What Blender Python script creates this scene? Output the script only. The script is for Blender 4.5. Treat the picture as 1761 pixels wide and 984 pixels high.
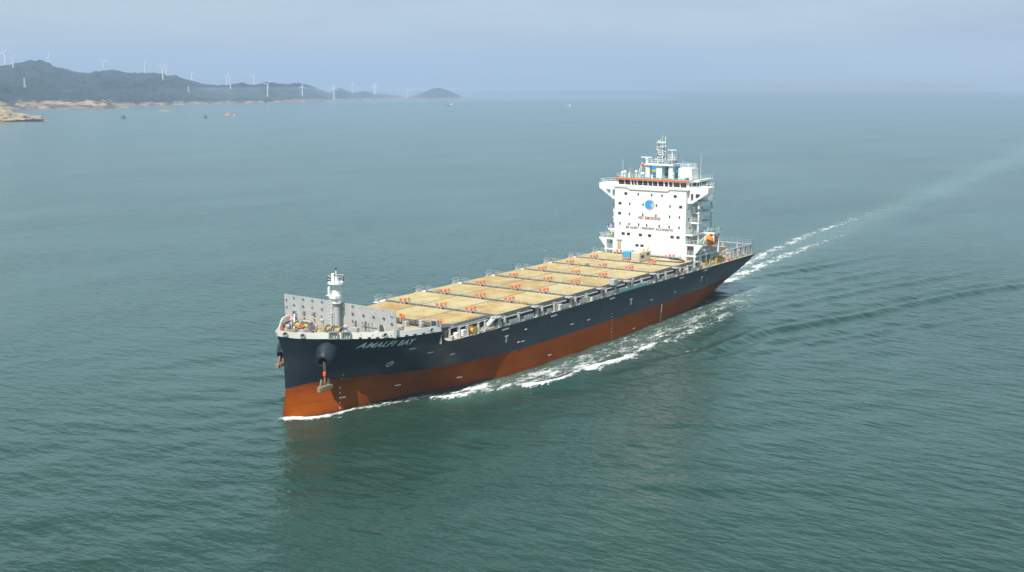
import bpy, bmesh, math, random
import numpy as np
from mathutils import Vector, Matrix, noise
random.seed(7)
PI = math.pi
for o in list(bpy.data.objects):
    bpy.data.objects.remove(o)
SC = bpy.context.scene
COL = SC.collection

# ------------------------------------------------------------------ camera
CAM = (-143.879, -148.613, 58.794)
YAW, PITCH, ROLL = 0.606379, -0.170842, 0.0007
cd = bpy.data.cameras.new('camera')
cam = bpy.data.objects.new('camera', cd); COL.objects.link(cam)
cd.sensor_width = 36.0
cd.lens = 36.0 * 2022.32 / 1761.0
cd.clip_start = 1.0; cd.clip_end = 60000.0
_d = Vector((math.cos(PITCH)*math.cos(YAW), math.cos(PITCH)*math.sin(YAW), math.sin(PITCH)))
_r = _d.cross(Vector((0, 0, 1))).normalized(); _u = _r.cross(_d)
_r2 = math.cos(ROLL)*_r + math.sin(ROLL)*_u; _u2 = -math.sin(ROLL)*_r + math.cos(ROLL)*_u
_m = Matrix((_r2, _u2, -_d)).transposed().to_4x4(); _m.translation = Vector(CAM)
cam.matrix_world = _m
SC.camera = cam

# ------------------------------------------------------------------ sun, sky, exposure
SUN_EL = math.radians(56.0)
SUN_AZ = math.radians(191.0)              # direction towards the sun, from +x anticlockwise
SKY_STRENGTH = 0.12
SUN_STRENGTH = 4.2
EXPOSURE = 0.56
sl = bpy.data.lights.new('sun', 'SUN'); sl.energy = SUN_STRENGTH; sl.angle = math.radians(0.53); sl.color = (1.0, 0.95, 0.87)
so = bpy.data.objects.new('sun', sl); COL.objects.link(so)
sdir = Vector((math.cos(SUN_EL)*math.cos(SUN_AZ), math.cos(SUN_EL)*math.sin(SUN_AZ), math.sin(SUN_EL)))
so.rotation_euler = sdir.to_track_quat('Z', 'Y').to_euler()
so.location = (0, 0, 300)

W = bpy.data.worlds.new('World'); SC.world = W; W.use_nodes = True
nt = W.node_tree; nt.nodes.clear()
wo = nt.nodes.new('ShaderNodeOutputWorld'); bg = nt.nodes.new('ShaderNodeBackground')
sk = nt.nodes.new('ShaderNodeTexSky'); sk.sky_type = 'NISHITA'; sk.sun_disc = False
sk.sun_elevation = SUN_EL; sk.sun_rotation = PI/2 - SUN_AZ
sk.altitude = 60; sk.air_density = 1.0; sk.dust_density = 1.0; sk.ozone_density = 2.5
# thin high cloud mixed into the sky
tc = nt.nodes.new('ShaderNodeTexCoord'); mp = nt.nodes.new('ShaderNodeMapping'); mp.inputs['Scale'].default_value = (1.2, 1.2, 9.0)
nz = nt.nodes.new('ShaderNodeTexNoise'); nz.inputs['Scale'].default_value = 2.0; nz.inputs['Detail'].default_value = 6; nz.inputs['Roughness'].default_value = 0.55
cr = nt.nodes.new('ShaderNodeMapRange'); cr.inputs['From Min'].default_value = 0.42; cr.inputs['From Max'].default_value = 0.75; cr.inputs['To Min'].default_value = 0.6; cr.inputs['To Max'].default_value = 0.95
mx = nt.nodes.new('ShaderNodeMixRGB')
nz2 = nt.nodes.new('ShaderNodeTexNoise'); nz2.inputs['Scale'].default_value = 3.1; nz2.inputs['Detail'].default_value = 6; nz2.inputs['Roughness'].default_value = 0.6
mp2 = nt.nodes.new('ShaderNodeMapping'); mp2.inputs['Scale'].default_value = (1.0, 1.0, 16.0); mp2.inputs['Rotation'].default_value = (0.05, 0.03, 0)
nt.links.new(tc.outputs['Generated'], mp2.inputs['Vector']); nt.links.new(mp2.outputs['Vector'], nz2.inputs['Vector'])
crp = nt.nodes.new('ShaderNodeValToRGB'); crp.color_ramp.elements[0].position = 0.36; crp.color_ramp.elements[0].color = (0.218, 0.236, 0.312, 1); crp.color_ramp.elements[1].position = 0.66; crp.color_ramp.elements[1].color = (0.29, 0.29, 0.325, 1)
vs_ = nt.nodes.new('ShaderNodeVectorMath'); vs_.operation = 'SCALE'; vs_.inputs['Scale'].default_value = 10.0
nt.links.new(nz2.outputs['Fac'], crp.inputs['Fac']); nt.links.new(crp.outputs['Color'], vs_.inputs[0]); nt.links.new(vs_.outputs['Vector'], mx.inputs['Color2'])
nt.links.new(tc.outputs['Generated'], mp.inputs['Vector']); nt.links.new(mp.outputs['Vector'], nz.inputs['Vector'])
nt.links.new(nz.outputs['Fac'], cr.inputs['Value']); nt.links.new(cr.outputs['Result'], mx.inputs['Fac'])
nt.links.new(sk.outputs['Color'], mx.inputs['Color1'])
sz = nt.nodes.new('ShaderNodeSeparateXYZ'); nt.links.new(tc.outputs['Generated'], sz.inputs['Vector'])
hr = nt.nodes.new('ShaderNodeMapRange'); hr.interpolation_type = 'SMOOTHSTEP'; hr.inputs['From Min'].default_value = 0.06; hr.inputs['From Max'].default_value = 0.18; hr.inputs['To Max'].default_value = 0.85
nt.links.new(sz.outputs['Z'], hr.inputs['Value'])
mh = nt.nodes.new('ShaderNodeMixRGB'); mh.inputs['Color2'].default_value = (3.7, 6.1, 6.3, 1)      # bright cyan sky band added above the view to lighten the water's reflections
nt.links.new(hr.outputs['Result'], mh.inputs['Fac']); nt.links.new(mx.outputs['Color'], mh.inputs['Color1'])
hr2 = nt.nodes.new('ShaderNodeMapRange'); hr2.interpolation_type = 'SMOOTHSTEP'; hr2.inputs['From Min'].default_value = 0.20; hr2.inputs['From Max'].default_value = 0.50
nt.links.new(sz.outputs['Z'], hr2.inputs['Value'])
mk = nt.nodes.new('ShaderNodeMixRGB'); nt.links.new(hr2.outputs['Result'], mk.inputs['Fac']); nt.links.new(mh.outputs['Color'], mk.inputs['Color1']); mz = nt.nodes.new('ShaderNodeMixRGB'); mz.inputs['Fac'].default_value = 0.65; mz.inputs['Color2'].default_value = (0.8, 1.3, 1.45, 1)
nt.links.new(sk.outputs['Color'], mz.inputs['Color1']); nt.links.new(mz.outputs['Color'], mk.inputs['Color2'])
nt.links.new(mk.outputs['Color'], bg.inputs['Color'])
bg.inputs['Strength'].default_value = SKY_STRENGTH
nt.links.new(bg.outputs['Background'], wo.inputs['Surface'])

SC.view_settings.view_transform = 'Standard'; SC.view_settings.look = 'None'
SC.view_settings.exposure = EXPOSURE; SC.view_settings.gamma = 1.0; SC.view_settings.use_curve_mapping = False
SC.render.engine = 'CYCLES'
SC.cycles.max_bounces = 6; SC.cycles.glossy_bounces = 3; SC.cycles.volume_bounces = 1; SC.cycles.transparent_max_bounces = 6
SC.cycles.caustics_reflective = False; SC.cycles.caustics_refractive = False
HAZE_DENSITY = 0.000145

# ------------------------------------------------------------------ helpers
class MB:
    def __init__(s): s.v = []; s.f = []; s.m = []; s.mi = 0
    def add(s, vs, fs):
        o = len(s.v); s.v += [tuple(p) for p in vs]
        for f in fs: s.f.append(tuple(i+o for i in f)); s.m.append(s.mi)
        return s
    def box(s, x0, x1, y0, y1, z0, z1, bev=0.0):
        if x0 > x1: x0, x1 = x1, x0
        if y0 > y1: y0, y1 = y1, y0
        if z0 > z1: z0, z1 = z1, z0
        if bev <= 0:
            return s.add([(x, y, z) for z in (z0, z1) for x, y in ((x0, y0), (x1, y0), (x1, y1), (x0, y1))],
                  [(3, 2, 1, 0), (4, 5, 6, 7), (0, 1, 5, 4), (1, 2, 6, 5), (2, 3, 7, 6), (3, 0, 4, 7)])
        b = bev
        vs = [(x0, y0, z0), (x1, y0, z0), (x1, y1, z0), (x0, y1, z0), (x0, y0, z1-b), (x1, y0, z1-b), (x1, y1, z1-b), (x0, y1, z1-b),
              (x0+b, y0+b, z1), (x1-b, y0+b, z1), (x1-b, y1-b, z1), (x0+b, y1-b, z1)]
        return s.add(vs, [(3, 2, 1, 0), (0, 1, 5, 4), (1, 2, 6, 5), (2, 3, 7, 6), (3, 0, 4, 7), (4, 5, 9, 8), (5, 6, 10, 9), (6, 7, 11, 10), (7, 4, 8, 11), (8, 9, 10, 11)])
    def tube(s, p0, p1, r, n=6, r1=None):
        p0 = Vector(p0); p1 = Vector(p1); d = p1-p0
        if d.length < 1e-6: return s
        r1 = r if r1 is None else r1
        a = d.orthogonal().normalized(); b = d.cross(a).normalized()
        vs = []
        for p, rr in ((p0, r), (p1, r1)):
            for i in range(n):
                t = 2*PI*i/n; vs.append(p+a*math.cos(t)*rr+b*math.sin(t)*rr)
        return s.add(vs, [(i, (i+1) % n, n+(i+1) % n, n+i) for i in range(n)]+[tuple(range(n-1, -1, -1)), tuple(range(n, 2*n))])
    def path(s, pts, r, n=6):
        for a, b in zip(pts, pts[1:]): s.tube(a, b, r, n)
        return s
    def lathe(s, c, prof, n=16, axis='z'):
        vs = []
        for r, h in prof:
            for i in range(n):
                t = 2*PI*i/n; u, w = r*math.cos(t), r*math.sin(t)
                vs.append((c[0]+u, c[1]+w, c[2]+h) if axis == 'z' else ((c[0]+h, c[1]+u, c[2]+w) if axis == 'x' else (c[0]+w, c[1]+h, c[2]+u)))
        k = len(prof)
        fs = [(j*n+i, j*n+(i+1) % n, (j+1)*n+(i+1) % n, (j+1)*n+i) for j in range(k-1) for i in range(n)]
        return s.add(vs, fs+[tuple(range(n-1, -1, -1)), tuple((k-1)*n+i for i in range(n))])
    def prism(s, poly, axis, a0, a1):
        n = len(poly)
        def P(u, w, h): return {'x': (h, u, w), 'y': (u, h, w), 'z': (u, w, h)}[axis]
        return s.add([P(u, w, a0) for u, w in poly]+[P(u, w, a1) for u, w in poly],
              [tuple(range(n-1, -1, -1)), tuple(range(n, 2*n))]+[(i, (i+1) % n, n+(i+1) % n, n+i) for i in range(n)])
    def build(s, name, mats, parent=None, smooth=False, fix=True):
        me = bpy.data.meshes.new(name); me.from_pydata(s.v, [], s.f)
        if not isinstance(mats, (list, tuple)): mats = [mats]
        for m in mats: me.materials.append(m)
        if len(mats) > 1: me.polygons.foreach_set('material_index', s.m)
        if fix:
            bm = bmesh.new(); bm.from_mesh(me); bmesh.ops.recalc_face_normals(bm, faces=bm.faces); bm.to_mesh(me); bm.free()
        if smooth:
            me.polygons.foreach_set('use_smooth', [True]*len(me.polygons))
            if smooth != 'all': me.set_sharp_from_angle(angle=math.radians(38))
        me.update()
        o = bpy.data.objects.new(name, me); COL.objects.link(o)
        if parent is not None: o.parent = parent
        return o

def tag(o, label=None, cat=None, group=None, kind=None):
    if label: o['label'] = label
    if cat: o['category'] = cat
    if group: o['group'] = group
    if kind: o['kind'] = kind
    return o
def thing(name, label, cat, loc=(0, 0, 0), rz=0.0, group=None):
    o = bpy.data.objects.new(name, None); COL.objects.link(o); o.empty_display_size = 0.5
    o.location = loc; o.rotation_euler = (0, 0, rz)
    return tag(o, label, cat, group)
def dup(root, loc, rz=None, label=None, group=None, scale=None):
    r = root.copy(); COL.objects.link(r); r.location = loc
    if rz is not None: r.rotation_euler = (0, 0, rz)
    if scale: r.scale = (scale,)*3
    if label: r['label'] = label
    if group: r['group'] = group
    for ch in list(root.children):
        c = ch.copy(); COL.objects.link(c); c.parent = r
        for g in list(ch.children):
            d = g.copy(); COL.objects.link(d); d.parent = c
    return r

def smooth01(t): t = min(1, max(0, t)); return t*t*(3-2*t)

# ------------------------------------------------------------------ materials
def mat(name, col, rough=0.5, var=0.12, scale=0.6, metal=0.0, streak=0.0, rust=0.0, bump=0.0, spec=0.5):
    m = bpy.data.materials.new(name); m.use_nodes = True; t = m.node_tree; N = t.nodes; L = t.links
    b = N['Principled BSDF']; b.inputs['Roughness'].default_value = rough; b.inputs['Metallic'].default_value = metal
    b.inputs['Specular IOR Level'].default_value = spec
    c = N.new('ShaderNodeTexCoord')
    n1 = N.new('ShaderNodeTexNoise'); n1.inputs['Scale'].default_value = scale; n1.inputs['Detail'].default_value = 7; n1.inputs['Roughness'].default_value = 0.65
    L.new(c.outputs['Object'], n1.inputs['Vector'])
    r = N.new('ShaderNodeMapRange'); r.inputs['From Min'].default_value = 0.3; r.inputs['From Max'].default_value = 0.7
    r.inputs['To Min'].default_value = 1-var; r.inputs['To Max'].default_value = 1+var*0.6
    L.new(n1.outputs['Fac'], r.inputs['Value'])
    mul = N.new('ShaderNodeMixRGB'); mul.blend_type = 'MULTIPLY'; mul.inputs['Fac'].default_value = 1; mul.inputs['Color1'].default_value = (*col, 1)
    L.new(r.outputs['Result'], mul.inputs['Color2']); out = mul.outputs['Color']
    if streak or rust:
        mp = N.new('ShaderNodeMapping'); mp.inputs['Scale'].default_value = (0.9, 0.9, 0.06)
        n2 = N.new('ShaderNodeTexNoise'); n2.inputs['Scale'].default_value = 1.6; n2.inputs['Detail'].default_value = 5
        L.new(c.outputs['Object'], mp.inputs['Vector']); L.new(mp.outputs['Vector'], n2.inputs['Vector'])
        r2 = N.new('ShaderNodeMapRange'); r2.inputs['From Min'].default_value = 0.56; r2.inputs['From Max'].default_value = 0.78; r2.inputs['To Max'].default_value = max(streak, rust)
        L.new(n2.outputs['Fac'], r2.inputs['Value'])
        x = N.new('ShaderNodeMixRGB'); L.new(r2.outputs['Result'], x.inputs['Fac']); L.new(out, x.inputs['Color1'])
        x.inputs['Color2'].default_value = (0.16, 0.075, 0.035, 1) if rust else (col[0]*0.55, col[1]*0.53, col[2]*0.48, 1)
        out = x.outputs['Color']
    L.new(out, b.inputs['Base Color'])
    if bump:
        bp = N.new('ShaderNodeBump'); bp.inputs['Strength'].default_value = bump; bp.inputs['Distance'].default_value = 0.05
        L.new(n1.outputs['Fac'], bp.inputs['Height']); L.new(bp.outputs['Normal'], b.inputs['Normal'])
    return m

WHITE = mat('white_paint', (0.80, 0.80, 0.78), 0.4, 0.05, 0.5, streak=0.12)
WHITE2 = mat('white_bulwark_paint', (0.86, 0.83, 0.75), 0.45, 0.06, 0.7, streak=0.15)
GREY = mat('light_grey_paint', (0.43, 0.43, 0.42), 0.5, 0.14, 0.8, rust=0.20)
MIDGREY = mat('mid_grey_paint', (0.27, 0.28, 0.28), 0.55, 0.16, 0.8, rust=0.25)
DARK = mat('dark_grey_steel', (0.06, 0.062, 0.065), 0.6, 0.2, 1.0)
BLACK = mat('black_rubber', (0.015, 0.015, 0.016), 0.6, 0.1, 1.0)
DECKTAN = mat('tan_deck_paint', (0.47, 0.41, 0.30), 0.7, 0.20, 0.5)
HSIDE = mat('hatch_side_grey', (0.17, 0.17, 0.165), 0.6, 0.2, 0.9, rust=0.3)
GREEN = mat('green_deck_paint', (0.12, 0.24, 0.17), 0.6, 0.15, 0.8)
ORANGE = mat('orange_cap_paint', (0.95, 0.115, 0.002), 0.5, 0.08, 3.0)
REDBAND = mat('red_orange_band', (0.80, 0.10, 0.02), 0.45, 0.05, 0.5)
LBORANGE = mat('orange_lifeboat_shell', (0.80, 0.24, 0.015), 0.35, 0.06, 1.0)
YELLOW = mat('yellow_paint', (0.62, 0.36, 0.03), 0.5, 0.15, 2.0)
ROPE = mat('golden_rope', (0.50, 0.32, 0.06), 0.85, 0.25, 6.0, bump=0.6)
PALE = mat('pale_rope', (0.50, 0.44, 0.30), 0.85, 0.3, 5.0)
CREAM = mat('cream_container_paint', (0.62, 0.54, 0.40), 0.55, 0.10, 1.0, streak=0.2)
BLUE = mat('light_blue_paint', (0.06, 0.36, 0.58), 0.45, 0.12, 1.5)
FBLUE = mat('funnel_blue', (0.03, 0.31, 0.72), 0.4, 0.08, 0.8)
FYEL = mat('funnel_yellow', (0.70, 0.45, 0.03), 0.4, 0.08, 0.8)
GLASS = mat('dark_window_glass', (0.025, 0.035, 0.045), 0.06, 0.1, 1.0, spec=0.8)
LOGOB = mat('logo_blue', (0.05, 0.30, 0.75), 0.45, 0.04, 1.0)
LOGOG = mat('logo_grey', (0.46, 0.46, 0.44), 0.5, 0.04, 1.0)
TXRED = mat('dark_red_lettering', (0.30, 0.05, 0.03), 0.5, 0.15, 3.0)
TXBLK = mat('dark_lettering', (0.06, 0.055, 0.05), 0.5, 0.2, 3.0)
TXWHT = mat('white_lettering', (0.80, 0.80, 0.78), 0.5, 0.05, 2.0)
RUSTY = mat('rusty_anchor_steel', (0.28, 0.21, 0.13), 0.8, 0.4, 2.5, bump=0.5)
TEAL = mat('teal_paint', (0.03, 0.30, 0.27), 0.5, 0.15, 2.0)
SKIN = mat('skin', (0.45, 0.27, 0.18), 0.6, 0.05, 3.0)
COVERALL = mat('blue_coverall_cloth', (0.035, 0.08, 0.28), 0.85, 0.15, 4.0)
NAVY = mat('dark_navy_cloth', (0.02, 0.025, 0.05), 0.85, 0.15, 4.0)
REDCL = mat('orange_red_cloth', (0.75, 0.11, 0.03), 0.8, 0.12, 4.0)
FLAGRED = mat('red_flag_cloth', (0.60, 0.05, 0.03), 0.8, 0.1, 2.0)
FLAGBLUE = mat('pale_blue_flag_cloth', (0.22, 0.42, 0.78), 0.8, 0.1, 2.0)
TURB = mat('white_turbine_paint', (0.86, 0.86, 0.85), 0.5, 0.03, 0.1)

def hatch_mat():
    m = bpy.data.materials.new('tan_hatch_top'); m.use_nodes = True; t = m.node_tree; N = t.nodes; L = t.links
    b = N['Principled BSDF']; b.inputs['Roughness'].default_value = 0.7
    c = N.new('ShaderNodeTexCoord'); oi = N.new('ShaderNodeObjectInfo')
    n1 = N.new('ShaderNodeTexNoise'); n1.inputs['Scale'].default_value = 0.22; n1.inputs['Detail'].default_value = 8; n1.inputs['Roughness'].default_value = 0.62
    n2 = N.new('ShaderNodeTexNoise'); n2.inputs['Scale'].default_value = 1.3; n2.inputs['Detail'].default_value = 6; n2.inputs['Roughness'].default_value = 0.7
    for n in (n1, n2): L.new(c.outputs['Object'], n.inputs['Vector'])
    ramp = N.new('ShaderNodeValToRGB'); e = ramp.color_ramp.elements
    e[0].position = 0.34; e[0].color = (0.40, 0.24, 0.075, 1); e[1].position = 0.66; e[1].color = (0.53, 0.44, 0.235, 1)
    k = ramp.color_ramp.elements.new(0.48); k.color = (0.48, 0.37, 0.155, 1)
    add = N.new('ShaderNodeMath'); add.operation = 'MULTIPLY_ADD'; add.inputs[1].default_value = 0.16
    L.new(oi.outputs['Random'], add.inputs[0]); 
    s = N.new('ShaderNodeMath'); s.operation = 'SUBTRACT'; s.inputs[1].default_value = 0.08; L.new(n1.outputs['Fac'], s.inputs[0]); L.new(s.outputs[0], add.inputs[2])
    L.new(add.outputs[0], ramp.inputs['Fac'])
    r = N.new('ShaderNodeMapRange'); r.inputs['From Min'].default_value = 0.56; r.inputs['From Max'].default_value = 0.78; r.inputs['To Max'].default_value = 0.55
    L.new(n2.outputs['Fac'], r.inputs['Value'])
    x = N.new('ShaderNodeMixRGB'); x.inputs['Color2'].default_value = (0.42, 0.21, 0.06, 1)
    L.new(r.outputs['Result'], x.inputs['Fac']); L.new(ramp.outputs['Color'], x.inputs['Color1']); L.new(x.outputs['Color'], b.inputs['Base Color'])
    return m
HATCH = hatch_mat()

# ------------------------------------------------------------------ hull form
YC = 0.3
XG = np.array([0, .5, 1, 2.5, 5, 8, 12, 16, 20, 25, 30, 37, 43, 51, 60.])
ZG = np.array([-6, 0, 5, 8, 10.65, 13, 14.5, 17.])
BT = np.array([
 [0, 1.5, 2.3, 3.7, 4.9, 5.5, 5.8, 6.1, 6.8, 8.1, 9.8, 12.2, 14.1, 15.4, 15.9],
 [0, 1.3, 2.0, 3.2, 4.4, 5.1, 5.6, 6.1, 7.0, 8.3, 10.0, 12.4, 14.3, 15.5, 15.9],
 [0, .40, .7, 1.4, 2.5, 3.6, 5.1, 6.9, 8.9, 10.9, 12.2, 13.6, 14.7, 15.6, 15.9],
 [0, .55, 1.0, 2.1, 3.6, 5.4, 7.6, 9.6, 11.4, 12.9, 13.9, 14.8, 15.4, 15.8, 15.9],
 [0, .55, 1.05, 2.3, 4.3, 6.6, 9.5, 11.9, 13.6, 14.7, 15.3, 15.7, 15.8, 15.9, 15.9],
 [0, .6, 1.15, 2.6, 4.9, 7.8, 11.4, 13.6, 14.8, 15.6, 15.8, 15.9, 15.9, 15.9, 15.9],
 [0, .65, 1.25, 2.85, 5.4, 8.6, 12.4, 14.5, 15.4, 15.8, 15.9, 15.9, 15.9, 15.9, 15.9],
 [0, .7, 1.35, 3.0, 5.6, 8.9, 12.7, 14.7, 15.5, 15.85, 15.9, 15.9, 15.9, 15.9, 15.9]])
def xstem(z): return float(np.interp(z, [-6, 0, 8, 10.4, 12, 13.8, 15.2, 16.4], [0.2, 0.05, 0, -.1, -.35, -.9, -1.5, -1.9]))
AX = np.array([60, 95, 111, 120, 127, 138, 145, 154, 162, 170.])
AZK = np.array([-12, -11, -10, -9.5, -9, -7.5, -6, -4, -2.2, -.5])
AN = np.array([0.0, 0.01, .06, .10, .15, .25, .33, .42, .5, .6])
XEND = 170.2
def zwhite(x): return float(np.interp(x, [-3, -1.4, .6, 3, 8, 16, 25.5], [15.1, 15.0, 14.45, 14.2, 13.9, 13.5, 13.1]))
def ztop(x):
    if x <= 25.3: return zwhite(x)
    if x >= 28.6: return 10.65
    t = (x-25.3)/3.3
    return 10.65+(zwhite(25.3)-10.65)*(1-t)**2.3
def hb(x, z):
    if x < 60:
        xs = xstem(z); x0 = (x-xs)/(1-xs/25) if x < 25 else x
        x0 = max(0, x0)
        z = min(max(z, -6), 17)
        j = int(min(max(np.searchsorted(ZG, z)-1, 0), len(ZG)-2)); t = (z-ZG[j])/(ZG[j+1]-ZG[j])
        return float((1-t)*np.interp(x0, XG, BT[j])+t*np.interp(x0, XG, BT[j+1]))
    zk = np.interp(x, AX, AZK); n = np.interp(x, AX, AN)
    if z <= zk: return 0.0
    return 15.9*float(((z-zk)/(10.65-zk))**n) if z < 10.65 else 15.9
def hullpt(x, z, off=0.0, side=-1):
    e = 0.15
    b = hb(x, z); dbx = (hb(x+e, z)-hb(x-e, z))/(2*e); dbz = (hb(x, z+e)-hb(x, z-e))/(2*e)
    n = Vector((-dbx, 1, -dbz)).normalized()
    return Vector((x+n.x*off, YC+side*(b+n.y*off), z+n.z*off))

STAIN = mat('scupper_stain', (0.075, 0.065, 0.058), .7, .3, 1.0)
def hull_mat():
    m = bpy.data.materials.new('navy_and_red_hull_paint'); m.use_nodes = True; t = m.node_tree; N = t.nodes; L = t.links
    b = N['Principled BSDF']; b.inputs['Roughness'].default_value = 0.36; b.inputs['Specular IOR Level'].default_value = 0.2
    c = N.new('ShaderNodeTexCoord'); sp = N.new('ShaderNodeSeparateXYZ'); L.new(c.outputs['Object'], sp.inputs['Vector'])
    mr = N.new('ShaderNodeMapRange'); mr.interpolation_type = 'SMOOTHSTEP'
    mr.inputs['From Min'].default_value = 4; mr.inputs['From Max'].default_value = 34; mr.inputs['To Min'].default_value = 5.75; mr.inputs['To Max'].default_value = 4.86
    L.new(sp.outputs['X'], mr.inputs['Value'])
    mr0 = N.new('ShaderNodeMapRange'); mr0.interpolation_type = 'SMOOTHSTEP'; mr0.inputs['From Max'].default_value = 4.5; mr0.inputs['To Min'].default_value = -0.55; mr0.inputs['To Max'].default_value = 0
    L.new(sp.outputs['X'], mr0.inputs['Value'])
    ln = N.new('ShaderNodeMath'); ln.operation = 'ADD'; L.new(mr.outputs['Result'], ln.inputs[0]); L.new(mr0.outputs['Result'], ln.inputs[1])
    gt = N.new('ShaderNodeMath'); gt.operation = 'GREATER_THAN'; L.new(sp.outputs['Z'], gt.inputs[0]); L.new(ln.outputs[0], gt.inputs[1])
    sp_ = N.new('ShaderNodeMapRange'); sp_.inputs['To Min'].default_value = .0; sp_.inputs['To Max'].default_value = .34; L.new(gt.outputs[0], sp_.inputs['Value']); L.new(sp_.outputs['Result'], b.inputs['Specular IOR Level'])
    # weathering
    n1 = N.new('ShaderNodeTexNoise'); n1.inputs['Scale'].default_value = 0.25; n1.inputs['Detail'].default_value = 8; n1.inputs['Roughness'].default_value = 0.62
    mp = N.new('ShaderNodeMapping'); mp.inputs['Scale'].default_value = (0.5, 1, 1.4); L.new(c.outputs['Object'], mp.inputs['Vector']); L.new(mp.outputs['Vector'], n1.inputs['Vector'])
    mp2 = N.new('ShaderNodeMapping'); mp2.inputs['Scale'].default_value = (1.0, 1.0, 0.05); L.new(c.outputs['Object'], mp2.inputs['Vector'])
    n2 = N.new('ShaderNodeTexNoise'); n2.inputs['Scale'].default_value = 0.8; n2.inputs['Detail'].default_value = 6; L.new(mp2.outputs['Vector'], n2.inputs['Vector'])
    navy = N.new('ShaderNodeValToRGB'); e = navy.color_ramp.elements; e[0].position = .3; e[0].color = (0.010, 0.017, 0.026, 1); e[1].position = .72; e[1].color = (0.027, 0.039, 0.051, 1)
    red = N.new('ShaderNodeValToRGB'); e = red.color_ramp.elements; e[0].position = .28; e[0].color = (0.22, 0.045, 0.0015, 1); e[1].position = .7; e[1].color = (0.325, 0.071, 0.0015, 1)
    L.new(n1.outputs['Fac'], navy.inputs['Fac']); L.new(n1.outputs['Fac'], red.inputs['Fac'])
    mx = N.new('ShaderNodeMixRGB'); L.new(gt.outputs[0], mx.inputs['Fac']); L.new(red.outputs['Color'], mx.inputs['Color1']); L.new(navy.outputs['Color'], mx.inputs['Color2'])
    r2 = N.new('ShaderNodeMapRange'); r2.inputs['From Min'].default_value = 0.6; r2.inputs['From Max'].default_value = 0.8; r2.inputs['To Max'].default_value = 0.3
    L.new(n2.outputs['Fac'], r2.inputs['Value'])
    st = N.new('ShaderNodeMixRGB'); L.new(r2.outputs['Result'], st.inputs['Fac']); L.new(mx.outputs['Color'], st.inputs['Color1']); st.inputs['Color2'].default_value = (0.10, 0.045, 0.018, 1)
    L.new(st.outputs['Color'], b.inputs['Base Color'])
    # plate seams: faint horizontal strakes and vertical butts as bump
    wv = N.new('ShaderNodeTexBrick'); wv.inputs['Scale'].default_value = 1.0; wv.inputs['Mortar Size'].default_value = 0.05; wv.inputs['Brick Width'].default_value = 11.0; wv.inputs['Row Height'].default_value = 2.3
    mp3 = N.new('ShaderNodeCombineXYZ'); L.new(sp.outputs['X'], mp3.inputs['X']); L.new(sp.outputs['Z'], mp3.inputs['Y']); L.new(mp3.outputs['Vector'], wv.inputs['Vector'])
    n3 = N.new('ShaderNodeTexNoise'); n3.inputs['Scale'].default_value = 0.45; n3.inputs['Detail'].default_value = 3; L.new(c.outputs['Object'], n3.inputs['Vector'])
    ad = N.new('ShaderNodeMath'); ad.operation = 'MULTIPLY_ADD'; ad.inputs[1].default_value = 0.5; L.new(wv.outputs['Fac'], ad.inputs[0]); L.new(n3.outputs['Fac'], ad.inputs[2])
    sm = N.new('ShaderNodeMixRGB'); sm.blend_type = 'MULTIPLY'; sm.inputs['Color2'].default_value = (.62, .60, .58, 1); fs_ = N.new('ShaderNodeMath'); fs_.operation = 'MULTIPLY'; fs_.inputs[1].default_value = .55; L.new(wv.outputs['Fac'], fs_.inputs[0]); L.new(fs_.outputs[0], sm.inputs['Fac']); L.new(st.outputs['Color'], sm.inputs['Color1']); L.new(sm.outputs['Color'], b.inputs['Base Color'])
    bp = N.new('ShaderNodeBump'); bp.inputs['Strength'].default_value = 0.5; bp.inputs['Distance'].default_value = 0.12; L.new(ad.outputs[0], bp.inputs['Height']); L.new(bp.outputs['Normal'], b.inputs['Normal'])
    return m
HULL = hull_mat()

ship = thing('container_ship', 'empty dark blue and red container ship with white bridge tower under way', 'container ship')

def build_hull():
    xs = [0, .15, .35, .6, 1, 1.5, 2, 2.7, 3.5, 4.5, 5.5, 7, 8.5, 10, 12, 14, 16, 18, 20, 22, 24, 25.3, 25.7, 26.1, 26.6, 27.2, 28, 28.6, 30, 33, 37, 41, 45, 50, 55, 60, 70, 80, 95, 105, 115, 125, 132, 138, 143, 148, 152, 156, 160, 164, 167, XEND]
    nz = 20
    m = MB(); cols = {}
    for side in (-1, 1):
        g = []
        for x0 in xs:
            k = max(0, 1-x0/25)
            zt = ztop(x0 + xstem(15)*k)
            if x0 > 25: zt = ztop(x0)
            row = []
            for j in range(nz+1):
                z = -5+(zt+5)*(j/nz)
                x = x0+xstem(z)*k
                row.append((x, YC+side*hb(x, z) if x0 > 0 else YC, z))
            g.append(row)
        o = len(m.v)
        for row in g: m.v += row
        n = nz+1
        for i in range(len(xs)-1):
            for j in range(nz):
                f = (o+i*n+j, o+(i+1)*n+j, o+(i+1)*n+j+1, o+i*n+j+1)
                m.f.append(f if side < 0 else f[::-1]); m.m.append(0)
        cols[side] = [o+(len(xs)-1)*n+j for j in range(n)]
    # transom
    for j in range(nz):
        a, b = cols[-1], cols[1]
        m.f.append((a[j], b[j], b[j+1], a[j+1])); m.m.append(0)
    h = m.build('hull', HULL, ship, smooth=True, fix=False)
    bm = bmesh.new(); bm.from_mesh(h.data); bmesh.ops.remove_doubles(bm, verts=bm.verts, dist=0.002); bmesh.ops.recalc_face_normals(bm, faces=bm.faces); bm.to_mesh(h.data); bm.free()
    return h
hull = build_hull()

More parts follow.
